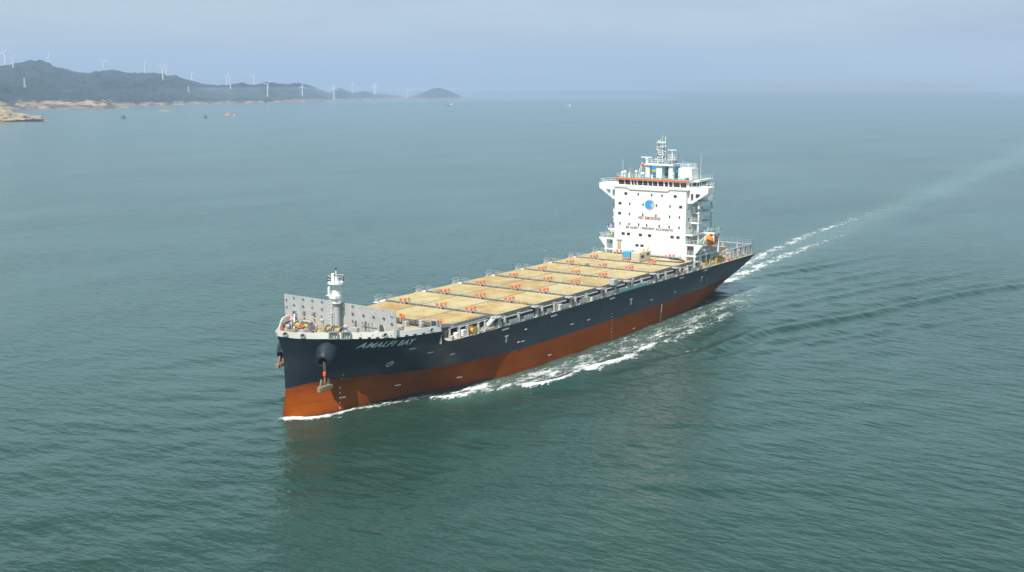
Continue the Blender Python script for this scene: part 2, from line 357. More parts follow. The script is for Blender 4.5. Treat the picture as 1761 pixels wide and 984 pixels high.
def hull_sheet(name, xs, ztf, material, parent, inset=0.12):
    m = MB(); o = []
    for x in xs:
        z = ztf(x); b = max(0.02, hb(x, z)-inset)
        o.append(((x, YC-b, z), (x, YC+b, z)))
    for p, q in o: m.v += [p, q]
    for i in range(len(o)-1):
        m.f.append((2*i, 2*i+2, 2*i+3, 2*i+1)); m.m.append(0)
    return m.build(name, material, parent)
hull_sheet('main_deck', [25.6, 27, 28, 29, 30, 34, 40, 50, 60, 90, 120, 138, 150, 160, 170], lambda x: 10.58, DECKTAN, ship)
hull_sheet('forecastle_deck', [-1.2, -.9, -.5, .5, 1.5, 3, 5, 7, 9, 12, 15, 18, 21, 25.4], lambda x: zwhite(x)-0.28, DECKTAN, ship)
m = MB(); m.box(25.4, 25.55, YC-15.4, YC+15.4, 10.6, 12.95); m.build('forecastle_bulkhead', GREY, ship)

# bulwark: a white plate of real thickness round the forecastle
def bulwark():
    xs = [-1.45, -1.41, -1.33, -1.15, -.85, -.4, .3, 1, 2, 3, 4.2, 5.5, 7, 8.5, 10, 12, 14, 16, 18, 20, 22, 24, 24.8, 25.3]
    m = MB()
    for side in (-1, 1):
        ring = []
        for x in xs:
            zl = zwhite(x)+0.002; hgt = 1.15 if x < 24.5 else max(0.03, 1.15*(1-(x-24.5)/.81))
            b0 = hb(x, zl); b1 = hb(max(x, -2.3), zl)+0.10
            if x <= -1.44: b0 = b1 = 0.12
            zr = zl+hgt
            ring.append([(x, YC+side*(b0+0.01), zl), (x-0.25*max(0, 1-(x+2)/8), YC+side*(b1-0.12), zr), (x-0.25*max(0, 1-(x+2)/8), YC+side*max(0, b1-0.32), zr), (x, YC+side*max(0, b0-0.14), zl)])
        o = len(m.v)
        for rg in ring: m.v += rg
        for i in range(len(xs)-1):
            for k in range(4):
                m.f.append((o+i*4+k, o+(i+1)*4+k, o+(i+1)*4+(k+1) % 4, o+i*4+(k+1) % 4)); m.m.append(0)
    bw = m.build('bulwark', WHITE2, ship, smooth=True)
    # fairleads and freeing ports on the port and starboard bulwark
    def fair(x, side=-1):
        z = zwhite(x)+0.62
        p = hullpt(x, zwhite(x), 0.0, side); t = hullpt(x+.4, zwhite(x+.4), 0, side)-hullpt(x-.4, zwhite(x-.4), 0, side); t.z = 0; t.normalize()
        nrm = Vector((t.y, -t.x, 0))
        if nrm.y*side < 0: nrm = -nrm
        c = Vector((p.x, p.y, z))+nrm*0.16
        mm = MB(); mm.mi = 0
        n = 18; vs = []
        for k in range(n):
            a = 2*PI*k/n
            for rr, oo in ((0.50, 0.0), (0.46, 0.12), (0.34, 0.12), (0.30, -0.03)):
                vs.append(c+t*math.cos(a)*rr*0.95+Vector((0, 0, 1))*math.sin(a)*rr*0.85+nrm*oo)
        fs = []
        for k in range(n):
            for q in range(3): fs.append((k*4+q, ((k+1) % n)*4+q, ((k+1) % n)*4+q+1, k*4+q+1))
        mm.add(vs, fs); mm.mi = 1; mm.add([vs[k*4+3] for k in range(n)], [tuple(range(n))])
        mm.build('fairlead', [GREY, DARK], bw, smooth=True)
    for x in (-0.5, 1.7, 12.8, 22.5): fair(x)
    for x in (-0.9, 1.4): fair(x, 1)
    for x in (9.2, 10.4, 11.5, 14.8, 16.8, 18.6, 20.6):
        p = hullpt(x, zwhite(x)); mm = MB(); mm.box(x-.32, x+.32, p.y-.17, p.y+.1, zwhite(x)+.06, zwhite(x)+.3); mm.build('freeing_port', DARK, bw)
    # roller fairleads let into the port bulwark
    for x in (5.65, 7.25):
        z = zwhite(x)+0.02
        p = hullpt(x, zwhite(x)); q = hullpt(x+.8, zwhite(x+.8)); t = (q-p); t.z = 0; t.normalize(); nn = Vector((-t.y, t.x, 0))
        if nn.y > 0: nn = -nn
        c = p-t*0.9*0+nn*0.12; mm = MB()
        def bar(u0, u1, w0, w1, d0, d1):
            vs = [c+t*u+nn*d+Vector((0, 0, w-c.z+z)) for w in (w0, w1) for u, d in ((u0, d0), (u1, d0), (u1, d1), (u0, d1))]
            mm.add(vs, [(3, 2, 1, 0), (4, 5, 6, 7), (0, 1, 5, 4), (1, 2, 6, 5), (2, 3, 7, 6), (3, 0, 4, 7)])
        bar(-.85, .85, 0, .18, -.5, .25); bar(-.85, .85, 1.15, 1.33, -.5, .25); bar(-.85, -.62, .18, 1.15, -.5, .25); bar(.62, .85, .18, 1.15, -.5, .25)
        for u in (-.25, .25): mm.tube(c+t*u+Vector((0, 0, z-c.z+.18)), c+t*u+Vector((0, 0, z-c.z+1.15)), .13, 8)
        mm.mi = 1; bar(-.62, .62, .18, 1.15, -.35, -.3)
        mm.build('roller_fairlead', [MIDGREY, DARK], bw)
    return bw
bw = bulwark()

# ------------------------------------------------------------------ lettering
def text_mesh(txt, size, shear=0.0, spacing=1.0, bold=0.0):
    cu = bpy.data.curves.new('lettering', 'FONT'); cu.body = txt; cu.size = size; cu.shear = shear; cu.space_character = spacing; cu.offset = bold
    cu.resolution_u = 3; cu.align_x = 'CENTER'; cu.align_y = 'CENTER'
    o = bpy.data.objects.new('lettering', cu); COL.objects.link(o)
    dg = bpy.context.evaluated_depsgraph_get(); me = bpy.data.meshes.new_from_object(o.evaluated_get(dg))
    bpy.data.objects.remove(o); bpy.data.curves.remove(cu)
    return me
def on_hull(name, txt, size, x, z, slope=0.0, parent=None, mtl=None, shear=0.0, spacing=1.0, bold=0.0, width=None, side=-1):
    me = text_mesh(txt, size, shear, spacing, bold)
    us = [v.co.x for v in me.vertices]; k = (width/(max(us)-min(us))) if width else 1.0
    bm = bmesh.new(); bm.from_mesh(me); bmesh.ops.triangulate(bm, faces=bm.faces); bmesh.ops.subdivide_edges(bm, edges=[e for e in bm.edges if e.calc_length() > 0.45], cuts=1); bm.to_mesh(me); bm.free()
    for v in me.vertices:
        u, w = v.co.x*k, v.co.y
        v.co = hullpt(x+u*(1 if side < 0 else -1), z+w+slope*u, 0.03, side)
    me.materials.append(mtl or TXWHT)
    o = bpy.data.objects.new(name, me); COL.objects.link(o); o.parent = parent or hull
    return o
on_hull('name_lettering', 'AMALFI BAY', 1.5, 14.15, 12.26, -0.03, shear=0.34, spacing=1.14, bold=0.05, width=10.0)
TUG = []
TUG.append((46.4, 7.9))
TUG.append((97.5, 7.8))
TUG.append((136.6, 7.8))
def hull_rect(name, x, z, w, h, mtl, slope=0.0):
    m = MB(); n = 4; vs = []
    for i in range(n+1):
        u = -w/2+w*i/n
        for q in (-h/2, h/2): vs.append(hullpt(x+u, z+q+slope*u, 0.03))
    m.add(vs, [(2*i, 2*i+2, 2*i+3, 2*i+1) for i in range(n)]); return m.build(name, mtl, hull)
for x, z in TUG:
    m = MB()
    for x0, x1, z0, z1 in ((-.65, .65, .40, .74), (-.20, .20, -.80, .40)):
        m.add([hullpt(x+u, z+w, .03) for u, w in ((x0, z0), (x1, z0), (x1, z1), (x0, z1))], [(0, 1, 2, 3)])
    m.build('tug_mark', TXWHT, hull)
for k in range(10):                                                  # draft figures near the bow
    z = 0.5+k*0.86; x = 8.45+0.26*min(z, 4.8)-0.1*max(0, z-4.8)
    if k < 8: on_hull('draft_figure', '%d' % ((k*2+2) % 10), 0.42, x, z, bold=0.02)
for k in range(9):
    on_hull('draft_figure', '%d' % ((k*2+4) % 10), 0.40, 88.5, 0.5+k*0.72, bold=0.02)
for k in range(4):
    on_hull('draft_figure', '%d' % ((k*2+6) % 10), 0.40, 141.0, 5.0+k*0.75, bold=0.02)
hull_rect('draft_stripe', 114.0, 3.5, 0.5, 2.2, TXWHT); hull_rect('draft_stripe', 114.0, 1.25, 0.5, 2.2, YELLOW)
for x, z in ((62, 1.6), (99.5, .9), (9.6, 2.2), (21, 2.6), (35, 1.8), (71, 6.8), (52, 6.4), (78, 6.6), (108, 6.6), (121, 6.6), (24.6, 8.9), (31, 7.4), (19.5, 10.6)):
    hull_rect('hull_mark', x, z, 1.3, 0.22, TXWHT, -0.02)
for x, z in ((63.6, 9.9), (88.5, 9.9), (124, 9.9), (45.8, 10.0), (138, 10.0)):
    hull_rect('pilot_sign', x, z, 2.4, 0.36, TXWHT)
for x, z in ((53, 8.2), (50.6, 5.9), (139.8, 9.2), (139.6, 6.3)):
    m = MB(); p = hullpt(x, z, 0.02); m.box(x-.35, x+.35, p.y-.05, p.y+.1, z-.5, z+.4); m.mi = 1; m.box(x-.35, x+.35, p.y-.07, p.y+.1, z+.45, z+.65); m.build('hull_recess', [BLACK, TXWHT], hull)
# bulbous-bow ring mark
m = MB(); vs = []
for k in range(20):
    a = 2*PI*k/20
    for r in (1, .72): vs.append(hullpt(17.1+.62*r*math.cos(a), 7.7+.62*r*math.sin(a), .03))
m.add(vs, [(2*k, 2*((k+1) % 20), 2*((k+1) % 20)+1, 2*k+1) for k in range(20)])
m.add([hullpt(17.1+dx, 7.7+dz, .03) for dx, dz in ((-.35, -.06), (.35, -.06), (.35, .06), (-.35, .06))], [(0, 1, 2, 3)])
m.add([hullpt(17.1+dx, 7.7+dz, .03) for dx, dz in ((-.06, .062), (.06, .062), (.06, .35), (-.06, .35))], [(0, 1, 2, 3)])
m.build('thruster_mark', TXWHT, hull)
# knuckle pipe along the sheer
m = MB(); pts = [hullpt(x, 10.4, .05) for x in np.arange(30, 168, 4)]; m.path(pts, .09, 6); m.build('rubbing_bar', HULL, hull)
rs2 = random.Random(11)
for k in range(26):                                                  # rust and scupper runs down from the deck edge
    x = rs2.uniform(30, 166); h_ = rs2.uniform(1.2, 4.2); w_ = rs2.uniform(.08, .22)
    m = MB(); m.add([hullpt(x-w_, 10.4, .012), hullpt(x+w_, 10.4, .012), hullpt(x+w_*.6, 10.4-h_*.6, .012), hullpt(x+w_*.1, 10.4-h_, .012), hullpt(x-w_*.1, 10.4-h_, .012), hullpt(x-w_*.7, 10.4-h_*.5, .012)], [(0, 1, 2, 3, 4, 5)])
    m.build('scupper_stain', STAIN, hull)

# ------------------------------------------------------------------ anchor pockets
def hawse(side):
    hc = hullpt(5.7, 11.7, -0.9, side); tip = Vector((3.0 if side < 0 else 3.3, YC+side*(6.5 if side < 0 else 3.7), 10.35 if side < 0 else 10.0))
    d = (tip-hc).normalized(); a = d.orthogonal().normalized(); b = d.cross(a)
    m = MB(); n = 24; vs = []
    L = (tip-hc).length
    for s_, r in ((0, 2.05), (L*.6, 1.75), (L*.85, 1.4), (L, 1.15), (L+.02, .85), (L*.6, .7)):
        for k in range(n):
            t = 2*PI*k/n; vs.append(hc+d*s_+a*math.cos(t)*r+b*math.sin(t)*r)
    m.add(vs, [(j*n+i, j*n+(i+1) % n, (j+1)*n+(i+1) % n, (j+1)*n+i) for j in range(5) for i in range(n)])
    m.mi = 1; m.add([vs[5*n+k] for k in range(n)], [tuple(range(n))])
    m.build('hawse_bolster', [HULL, DARK], hull, smooth=True)
    return tip, d
for side in (-1, 1):
    tip, d = hawse(side)
    lab = ('rusty stockless anchor hanging on its chain below the port hawse pipe' if side < 0 else 'dark anchor on the far starboard side of the bow, only its edge showing')
    an = thing('anchor', lab, 'anchor', tuple(tip))
    drop = 3.9 if side < 0 else 0.5
    A0 = Vector((0.2, side*.15, -.3))
    m = MB()
    k = 0; z = 0.3
    while z > -drop*.42:
        if k % 2: m.tube(A0+Vector((0.16, 0, z)), A0+Vector((0.16, 0, z-.45)), .07, 6).tube(A0+Vector((-.16, 0, z)), A0+Vector((-.16, 0, z-.45)), .07, 6)
        else: m.tube(A0+Vector((0, .16, z)), A0+Vector((0, .16, z-.45)), .07, 6).tube(A0+Vector((0, -.16, z)), A0+Vector((0, -.16, z-.45)), .07, 6)
        z -= .40; k += 1
    m.build('anchor_chain', RUSTY, an)
    m = MB(); m.lathe(A0+Vector((0, 0, z)), [(.1, .25), (.3, .1), (.3, -.5), (.1, -.7)], 10); m.build('swivel', ORANGE, an, smooth=True)
    zb = z-.6-(drop*.58)
    m = MB(); m.tube(A0+Vector((0, 0, z-.5)), A0+Vector((0, 0, zb+.3)), .15, 8, .2); m.build('shank', RUSTY, an)
    m = MB(); m.box(A0.x-1.15, A0.x+1.15, A0.y-.5, A0.y+.5, zb-.4, zb+.4, .15); m.box(A0.x-1.6, A0.x-1.15, A0.y-.4, A0.y+.4, zb-.6, zb+.2, .12); m.box(A0.x+1.15, A0.x+1.6, A0.y-.4, A0.y+.4, zb-.6, zb+.2, .12); m.build('crown', RUSTY, an)
    for s2 in (-1, 1):
        m = MB(); m.prism([(A0.x+s2*.55, zb+.3), (A0.x+s2*1.2, zb+.3), (A0.x+s2*.9, zb+1.5), (A0.x+s2*.75, zb+1.5)] if s2 > 0 else [(A0.x-1.2, zb+.3), (A0.x-.55, zb+.3), (A0.x-.75, zb+1.5), (A0.x-.9, zb+1.5)], 'y', A0.y-.18, A0.y+.18); m.build('fluke', RUSTY, an)

# ------------------------------------------------------------------ railings
def rail(pts, h=1.1, n=3, sp=1.6, r=0.035, parent=None, mtl=None, name='railing', closed=False):
    m = MB(); pts = [Vector(p) for p in pts]
    if closed: pts.append(pts[0])
    for k in range(n):
        z = h*(k+1)/n
        m.path([p+Vector((0, 0, z)) for p in pts], r*.85, 4)
    for a, b in zip(pts, pts[1:]):
        L = (b-a).length; c = max(1, round(L/sp))
        for i in range(c+1):
            p = a.lerp(b, i/c); m.tube(p, p+Vector((0, 0, h)), r, 4)
    return m.build(name, mtl or WHITE, parent or ship)

# ------------------------------------------------------------------ breakwater and foremast
def plate_with_holes(name, poly, holes, x, th, mtl, parent):
    """upright plate in the plane x with round and square openings cut right through"""
    bm = bmesh.new()
    def loop(pts):
        vs = [bm.verts.new((x, p[0], p[1])) for p in pts]
        return [bm.edges.new((vs[i], vs[(i+1) % len(vs)])) for i in range(len(vs))]
    ed = loop(poly)
    for h in holes: ed += loop(h)
    bmesh.ops.triangle_fill(bm, use_beauty=True, use_dissolve=False, edges=ed)
    fs = list(bm.faces)
    for f in fs:
        if f.normal.x > 0: f.normal_flip()
    r = bmesh.ops.extrude_face_region(bm, geom=fs)
    bmesh.ops.translate(bm, vec=(th, 0, 0), verts=[g for g in r['geom'] if isinstance(g, bmesh.types.BMVert)])
    bmesh.ops.recalc_face_normals(bm, faces=bm.faces)
    me = bpy.data.meshes.new(name); bm.to_mesh(me); bm.free()
    me.materials.append(mtl); o = bpy.data.objects.new(name, me); COL.objects.link(o); o.parent = parent
    return o
def circ(cy, cz, r, n=14): cy = cy-0.5; return [(cy+r*math.cos(2*PI*k/n), cz+r*math.sin(2*PI*k/n)) for k in range(n)]
BX = 14.4; DY = -0.5
def by(y): return y
holes = []
for y in (14.5,): holes += [circ(y, 17.5, .35), circ(y, 16.1, .35)]
for y in (12.53, 10.08, 7.65, 5.18, -.4, -2.58, -5.2, -7.64, -10.13): holes += [circ(y, 18.1, .35), circ(y, 16.7, .35)]
for y in (10.1, 7.64, 5.18, -2.6, -5.12, -7.64): holes += [circ(y, 15.38, .35)]
holes += [circ(-12.0, 17.3, .35), circ(-12.0, 15.9, .35)]
holes += [[(y+DY, z) for y, z in P] for P in ([(13.0, 13.95), (13.0, 15.45), (12.75, 15.7), (11.95, 15.7), (11.7, 15.45), (11.7, 13.95)], [(-9.0, 13.95), (-9.0, 15.3), (-9.25, 15.55), (-10.2, 15.55), (-10.45, 15.3), (-10.45, 13.95)])]
bk = plate_with_holes('breakwater', [(14.45, 13.45), (14.65, 18.75), (-13.0, 18.55), (-13.0, 13.35)], holes, BX, .14, GREY, ship)
m = MB(); m.prism([(-13.0, 13.5), (-13.0, 18.55), (-13.35, 18.55), (-13.7, 14.6), (-13.5, 13.5)], 'x', BX+.01, BX+.13); m.build('breakwater_wing', GREY, bk)
for y in (13.9, 10.8, 8.5, 6.4, 4.0, 2.6, -1.5, -3.9, -6.4, -8.8, -11.4):
    m = MB(); m.prism([(BX+.15, 13.6), (BX+.15, 18.3), (BX+.5, 18.3), (BX+2.3, 13.5)], 'y', y-.06, y+.06); m.build('stiffener', GREY, bk)
for y, z in ((9.2, 15.2), (6.6, 15.3), (1.9, 15.6), (-3.9, 14.9), (-6.3, 15.1)):
    m = MB(); m.box(BX-.5, BX-.02, y-.14, y+.14, z-.25, z+.75); m.tube((BX-.3, y, 13.6), (BX-.3, y, z-.2), .06, 6); m.build('deck_light', MIDGREY, bk)
m = MB(); m.box(BX-.12, BX-.02, -5.3, -9.0, 14.75, 14.9); m.box(BX-.12, BX-.02, -3.6, -3.75, 13.6, 15.8); m.box(BX-.12, BX-.02, -6.9, -7.05, 13.6, 15.6); m.build('cable_tray', MIDGREY, bk)

MX, MY = 13.0, -0.45
fm = MB(); fm.lathe((MX, MY, 13.4), [(.75, 0), (.75, .3), (.55, .35), (.55, 4.75)], 24)
foremast = fm.build('foremast', GREY, ship, smooth=True)
m = MB(); m.lathe((MX, MY, 18.15), [(.56, 0), (.86, .55), (.88, .62), (.6, .63)], 24); m.build('mast_collar', MIDGREY, foremast, smooth=True)
m = MB(); m.lathe((MX, MY, 18.78), [(.92, 0), (.88, 1.6), (.80, 3.5)], 24); m.build('mast_tower', WHITE, foremast, smooth=True)
m = MB(); m.prism([(MX-.1, MY-1.0), (MX-1.2, MY-.8), (MX-1.3, MY+.6), (MX-.3, MY+.95), (MX+.2, MY+.9), (MX+.2, MY-.95)], 'z', 19.75, 20.25); m.build('lamp_platform', WHITE, foremast)
m = MB(); m.lathe((MX-.1, MY, 22.28), [(.8, 0), (1.5, .1), (1.56, .15), (1.56, .5), (1.4, .52)], 12); m.build('top_platform', WHITE, foremast)
ring = [(MX-.1+1.46*math.cos(2*PI*k/10), MY+1.46*math.sin(2*PI*k/10), 22.8) for k in range(10)]
rail(ring, 1.1, 2, 1.4, .05, foremast, WHITE, closed=True)
m = MB(); m.lathe((MX-.2, MY+.5, 22.8), [(.4, 0), (.4, 1.4), (.3, 1.5)], 10); m.tube((MX, MY, 22.8), (MX, MY, 25.3), .1, 6); m.box(MX-.45, MX+.0, MY-.5, MY-.1, 22.8, 23.5); m.build('mast_lamp_housing', WHITE, foremast)
m = MB(); m.lathe((MX, MY, 25.0), [(.16, 0), (.18, .3), (.05, .4)], 8); m.build('mast_lamp', DARK, foremast)
m = MB(); m.lathe((MX-.25, MY+.15, 23.9), [(.15, 0), (.15, .35)], 8); m.build('mast_lamp', DARK, foremast)
m = MB()
for s_ in (-.25, .25): m.tube((MX-.1+s_, MY+1.1, 13.6), (MX-.1+s_, MY+1.05, 22.2), .05, 5)
for k in range(26): m.tube((MX-.35, MY+1.1, 14+.32*k), (MX+.15, MY+1.1, 14+.32*k), .03, 4)
for k in range(12):
    a = [(MX-.1+.55*math.cos(t), MY+1.4+.45*math.sin(t), 15+.6*k) for t in np.linspace(-.9, PI+.9, 8)]; m.path(a, .03, 4)
m.build('mast_ladder', WHITE, foremast)
m = MB(); m.prism([(MX-.6, MY+1.0), (MX-.6, MY+2.1), (MX+.4, MY+2.1), (MX+.4, MY+1.0)], 'z', 20.0, 20.12); m.lathe((MX-.2, MY+1.7, 20.12), [(.22, 0), (.26, .3), (.26, 1.2), (.15, 1.6)], 10); m.build('searchlight', WHITE, foremast)

# ------------------------------------------------------------------ forecastle gear
def fz(x): return zwhite(x)-0.28
def winch(x, y0, sgn):
    z = fz(x)
    w = MB(); w.box(x-1.0, x+1.0, y0, y0+sgn*5.6, z, z+.25); 
    w.box(x-.7, x+.7, y0, y0+sgn*.25, z, z+1.5, .2); w.box(x-.7, x+.7, y0+sgn*2.0, y0+sgn*2.25, z, z+1.5, .2); w.box(x-.7, x+.7, y0+sgn*4.4, y0+sgn*4.65, z, z+1.5, .2)
    wo = w.build('windlass', MIDGREY, ship)
    for a, b in ((.45, 1.8), (2.45, 3.9)):
        d = MB(); d.lathe((x, y0+sgn*a, z+1.0), [(.5, 0), (.52, .1*sgn), (.52, sgn*(b-a-.1)), (.5, sgn*(b-a))], 16, 'y'); d.build('rope_drum', ROPE, wo, smooth=True)
        for q in (a-.08, b): 
            d = MB(); d.lathe((x, y0+sgn*q, z+1.0), [(.85, 0), (.88, .04), (.85, .09)], 20, 'y'); d.build('drum_flange', MIDGREY, wo)
    d = MB(); d.lathe((x, y0+sgn*4.7, z+1.0), [(.42, 0), (.25, sgn*.25), (.42, sgn*.7), (.44, sgn*.75)], 14, 'y'); d.build('warping_head', GREY, wo, smooth=True)
    d = MB(); d.box(x+.8, x+1.9, y0+sgn*.4, y0+sgn*1.6, z, z+1.1, .15); d.lathe((x+1.3, y0+sgn*2.0, z+.7), [(.35, 0), (.35, sgn*.9)], 12, 'y'); d.build('hydraulic_motor', DECKTAN, wo)
    return wo
winch(9.6, -0.9, -1); winch(8.8, 1.9, 1)
# chain stoppers, chain runs and pipes
for s_ in (-1, 1):
    m = MB(); z = fz(6); m.box(5.0, 6.6, YC+s_*3.6-.5, YC+s_*3.6+.5, z, z+.8, .15); m.tube((5.0, YC+s_*3.7, z+.7), (3.4, YC+s_*4.1, z+.1), .35, 8); m.tube((6.6, YC+s_*3.5, z+.75), (9.0, YC+s_*2.6, z+1.1), .18, 6); m.build('chain_stopper', RUSTY, ship)
for x, y in ((2.9, 1.2), (4.2, -1.6), (11.2, 9.0), (12.4, -8.4), (8.4, 6.9), (18.5, -11.0), (20.5, -9.5), (8.8, -6.4)):
    m = MB(); z = fz(x); m.box(x-.9, x+.9, y-.35, y+.35, z, z+.15)
    for u in (-.5, .5): m.lathe((x+u, y, z+.15), [(.24, 0), (.24, .75), (.32, .8), (.32, .92)], 10)
    m.build('bollard', MIDGREY, ship, smooth=True)
for x, y, h, r in ((11.5, 5.2, 1.2, .35), (12.2, 10.4, 1.0, .3), (12.9, 3.2, 1.6, .25), (11.9, -3.6, 1.3, .3), (12.6, -10.5, 1.0, .3), (6.5, 5.6, .9, .3)):
    m = MB(); z = fz(x); m.lathe((x, y, z), [(r, 0), (r, h), (r*1.7, h+.05), (r*1.7, h+.3), (r*1.2, h+.45)], 12); m.build('mushroom_vent', GREY, ship, smooth=True)
# pale guard arch over the starboard winch, stowed boom, coiled ropes, small boxes
for u in (-.5, .5):
    m = MB(); m.path([(10.6+u, 4.6+2.6*math.cos(t), fz(10)+.2+2.3*math.sin(t)) for t in np.linspace(.15, PI-.15, 12)], .1, 6); m.build('winch_guard', PALE, ship)
m = MB(); m.tube((6.0, 3.7, fz(6)+.2), (13.3, 10.9, 15.3), .14, 8); m.build('stowed_boom', WHITE2, ship)
for x, y, r in ((4.4, .2, .7), (7.8, -5.2, .8), (6.6, 5.2, .7), (12.4, -6.0, .8), (4.6, -3.0, .6), (11.0, 2.2, .9)):
    m = MB(); z = fz(x)
    for k in range(4):
        rr = r*(1-.1*k); m.path([(x+rr*math.cos(t), y+rr*math.sin(t), z+.08+.11*k) for t in np.linspace(0, 2*PI, 15)], .08, 5)
    m.build('rope_coil', PALE, ship)
for x, y, sx, sy, h, mt in ((7.4, 2.6, .7, .5, .8, GREY), (9.9, 8.6, .5, .9, .7, MIDGREY), (6.2, -4.2, .5, .7, .6, DARK), (12.9, 7.0, .4, 1.2, 1.2, GREY), (12.2, -8.0, .5, .5, .9, MIDGREY), (13.2, -4.8, .4, .6, 1.3, GREY), (5.8, 1.0, .8, .5, .35, DECKTAN), (10.2, -7.8, .4, .4, .8, YELLOW), (17.3, -12.0, .5, .7, .35, ORANGE), (11.6, -9.6, 1.2, .25, .15, ORANGE)):
    m = MB(); z = fz(x); m.box(x-sx, x+sx, y-sy, y+sy, z, z+h, .06); m.build('deck_locker', mt, ship)
rng = random.Random(3)
m = MB()
for k in range(26):
    x = rng.uniform(2.5, 12.5); y = rng.uniform(-7, 7)
    if abs(y) > hb(x, 14)-1.6: continue
    z = fz(x); h = rng.uniform(.3, 1.0); m.tube((x, y, z), (x, y, z+h), rng.uniform(.04, .1), 5)
    if rng.random() < .6: m.tube((x, y, z+h), (x+rng.uniform(-1.5, 1.5), y+rng.uniform(-1.5, 1.5), z+h*rng.uniform(.5, 1)), .05, 5)
m.build('deck_piping', PALE, ship)
rail([hullpt(x, 14.4, -.35, 1)+Vector((0, 0, zwhite(x)-14.4-.2)) for x in (0.5, 2.5, 5, 8, 11, 14)], 1.2, 3, 1.2, .04, ship, WHITE2)
m = MB()
for x in (0, 1, 2, 3.2, 4.5, 6, 7.5, 9, 10.5, 12, 13.5):
    p = hullpt(x, 14.4, -.2, 1); q = hullpt(x, 14.4, -.9, 1); m.tube((q.x, q.y, fz(x)), (p.x, p.y, zwhite(x)+1.1), .05, 4)
    p = hullpt(x, 14.4, -.2, -1); q = hullpt(x, 14.4, -.9, -1); m.tube((q.x, q.y, fz(x)), (p.x, p.y, zwhite(x)+1.1), .05, 4)
m.build('bulwark_stay', WHITE2, bw)

# ------------------------------------------------------------------ hatches
GAPS = [30.4, 43.1, 56.8, 70.1, 83.4, 95.9, 108.9, 120.8, 133.2]
YS = [-14.55, -4.45, 5.1, 15.15]
m = MB(); m.box(43.0, 132.6, -13.6, 14.2, 10.6, 12.2); m.prism([(30.9, -10.8), (32.5, -11.8), (42.9, -11.8), (42.9, 12.4), (32.5, 12.4), (30.9, 11.4)], 'z', 10.6, 12.2)
m.build('hatch_coaming', DARK, ship)  # coaming coloured dark to stand for the shadow below the hatch sides
for i in range(8):
    x0, x1 = GAPS[i]+(1.25 if i else .5), GAPS[i+1]-.4
    m = MB(); m.box(GAPS[i]-.4, GAPS[i]+1.3, -12.0 if i < 1 else -13.6, 12.6 if i < 1 else 14.2, 12.2 if i else 10.6, 12.45); m.build('cross_deck_walkway', DARK, ship)
    for j in range(3):
        y0, y1 = YS[j]+.11, YS[j+1]-.11
        if i == 0:
            y0 = max(y0, -12.7); y1 = min(y1, 13.3)
        mm = MB(); mm.mi = 1
        zt, zb = 13.1, 12.25
        if i == 0 and j == 0: poly = [(x0+1.6, y0), (x1, y0), (x1, y1), (x0, y1), (x0, y0+1.8)]
        elif i == 0 and j == 2: poly = [(x0, y0), (x1, y0), (x1, y1), (x0+1.6, y1), (x0, y1-1.8)]
        else: poly = [(x0, y0), (x1, y0), (x1, y1), (x0, y1)]
        n = len(poly); cx = sum(p[0] for p in poly)/n; cy = sum(p[1] for p in poly)/n
        def sh(p, d): return (p[0]+(d if p[0] < cx else -d), p[1]+(d if p[1] < cy else -d))
        a = [(*p, zb) for p in poly]; b = [(*p, zt-.06) for p in poly]; c = [(*sh(p, .06), zt) for p in poly]
        mm.add(a+b+c, [(k, (k+1) % n, n+(k+1) % n, n+k) for k in range(n)]+[(n+k, n+(k+1) % n, 2*n+(k+1) % n, 2*n+k) for k in range(n)]+[tuple(range(n-1, -1, -1))])
        mm.mi = 0; mm.add(c, [tuple(range(n))])
        mm.mi = 2                                                        # container sockets
        for u in (.22, .72):
            for w in (.15, .5, .85):
                px = x0+.4+(x1-x0-.8)*u; py = y0+(y1-y0)*w
                if i == 0 and u < .2 and (w < .3 and j == 0 or w > .7 and j == 2): continue
                mm.box(px-.16, px+.16, py-.22, py+.22, zt-.02, zt+.05)
        o = mm.build('hatch_cover', [HATCH, HSIDE, MIDGREY], ship)
    # fore hatch, set lower behind the breakwater
mm = MB(); mm.mi = 1; mm.box(21.5, 29.2, -7.8, 8.4, 10.6, 12.0); mm.mi = 0; mm.box(21.6, 29.1, -7.7, 8.3, 12.0, 12.3, .05); mm.build('fore_hatch_cover', [HATCH, MIDGREY], ship)
# thin guard rails along both sides of every cross-deck gap
for i in range(1, 9):
    for dx in (-.3, 1.2):
        if i == 8 and dx > 0: continue
        y0, y1 = (-14.2, 14.8) if i > 1 or dx > 0 else (-12.4, 13.0)
        rail([(GAPS[i]+dx, y0, 12.9), (GAPS[i]+dx, y1, 12.9)], 1.15, 2, 1.9, .03, ship, GREY)
rail([(31.0, -10.5, 12.9), (31.0, 11, 12.9)], 1.15, 2, 1.9, .03, ship, GREY)

# ventilators with orange caps
def vent(x, y, z0, h):
    m = MB(); m.lathe((0, 0, 0), [(.19, 0), (.19, h-.3), (.15, h-.28)], 10)
    v = m.build('ventilator', GREY, ship, smooth=True); v.location = (x, y, z0)
    m = MB(); m.lathe((0, 0, h-.3), [(.2, 0), (.29, .04), (.30, .28), (.22, .42), (.08, .48)], 12); c = m.build('ventilator_cap', ORANGE, v, smooth=True)
    return v
V0 = vent(43.2, 9.2, 12.4, 1.6)
first = True
def putvent(x, y):
    global first
    if first: first = False; V0.location = (x, y, 12.4); return
    c = V0.copy(); COL.objects.link(c); c.location = (x, y, 12.4)
    for g in V0.children: d = g.copy(); COL.objects.link(d); d.parent = c
for i in range(1, 8):
    for y in (9.0, -.75, -8.35):
        g = GAPS[i]
        for dx, dy in ((-.1, .5), (.55, -.1), (-.1, -.55), (1.55, -.35)): putvent(g+dx, y+dy)
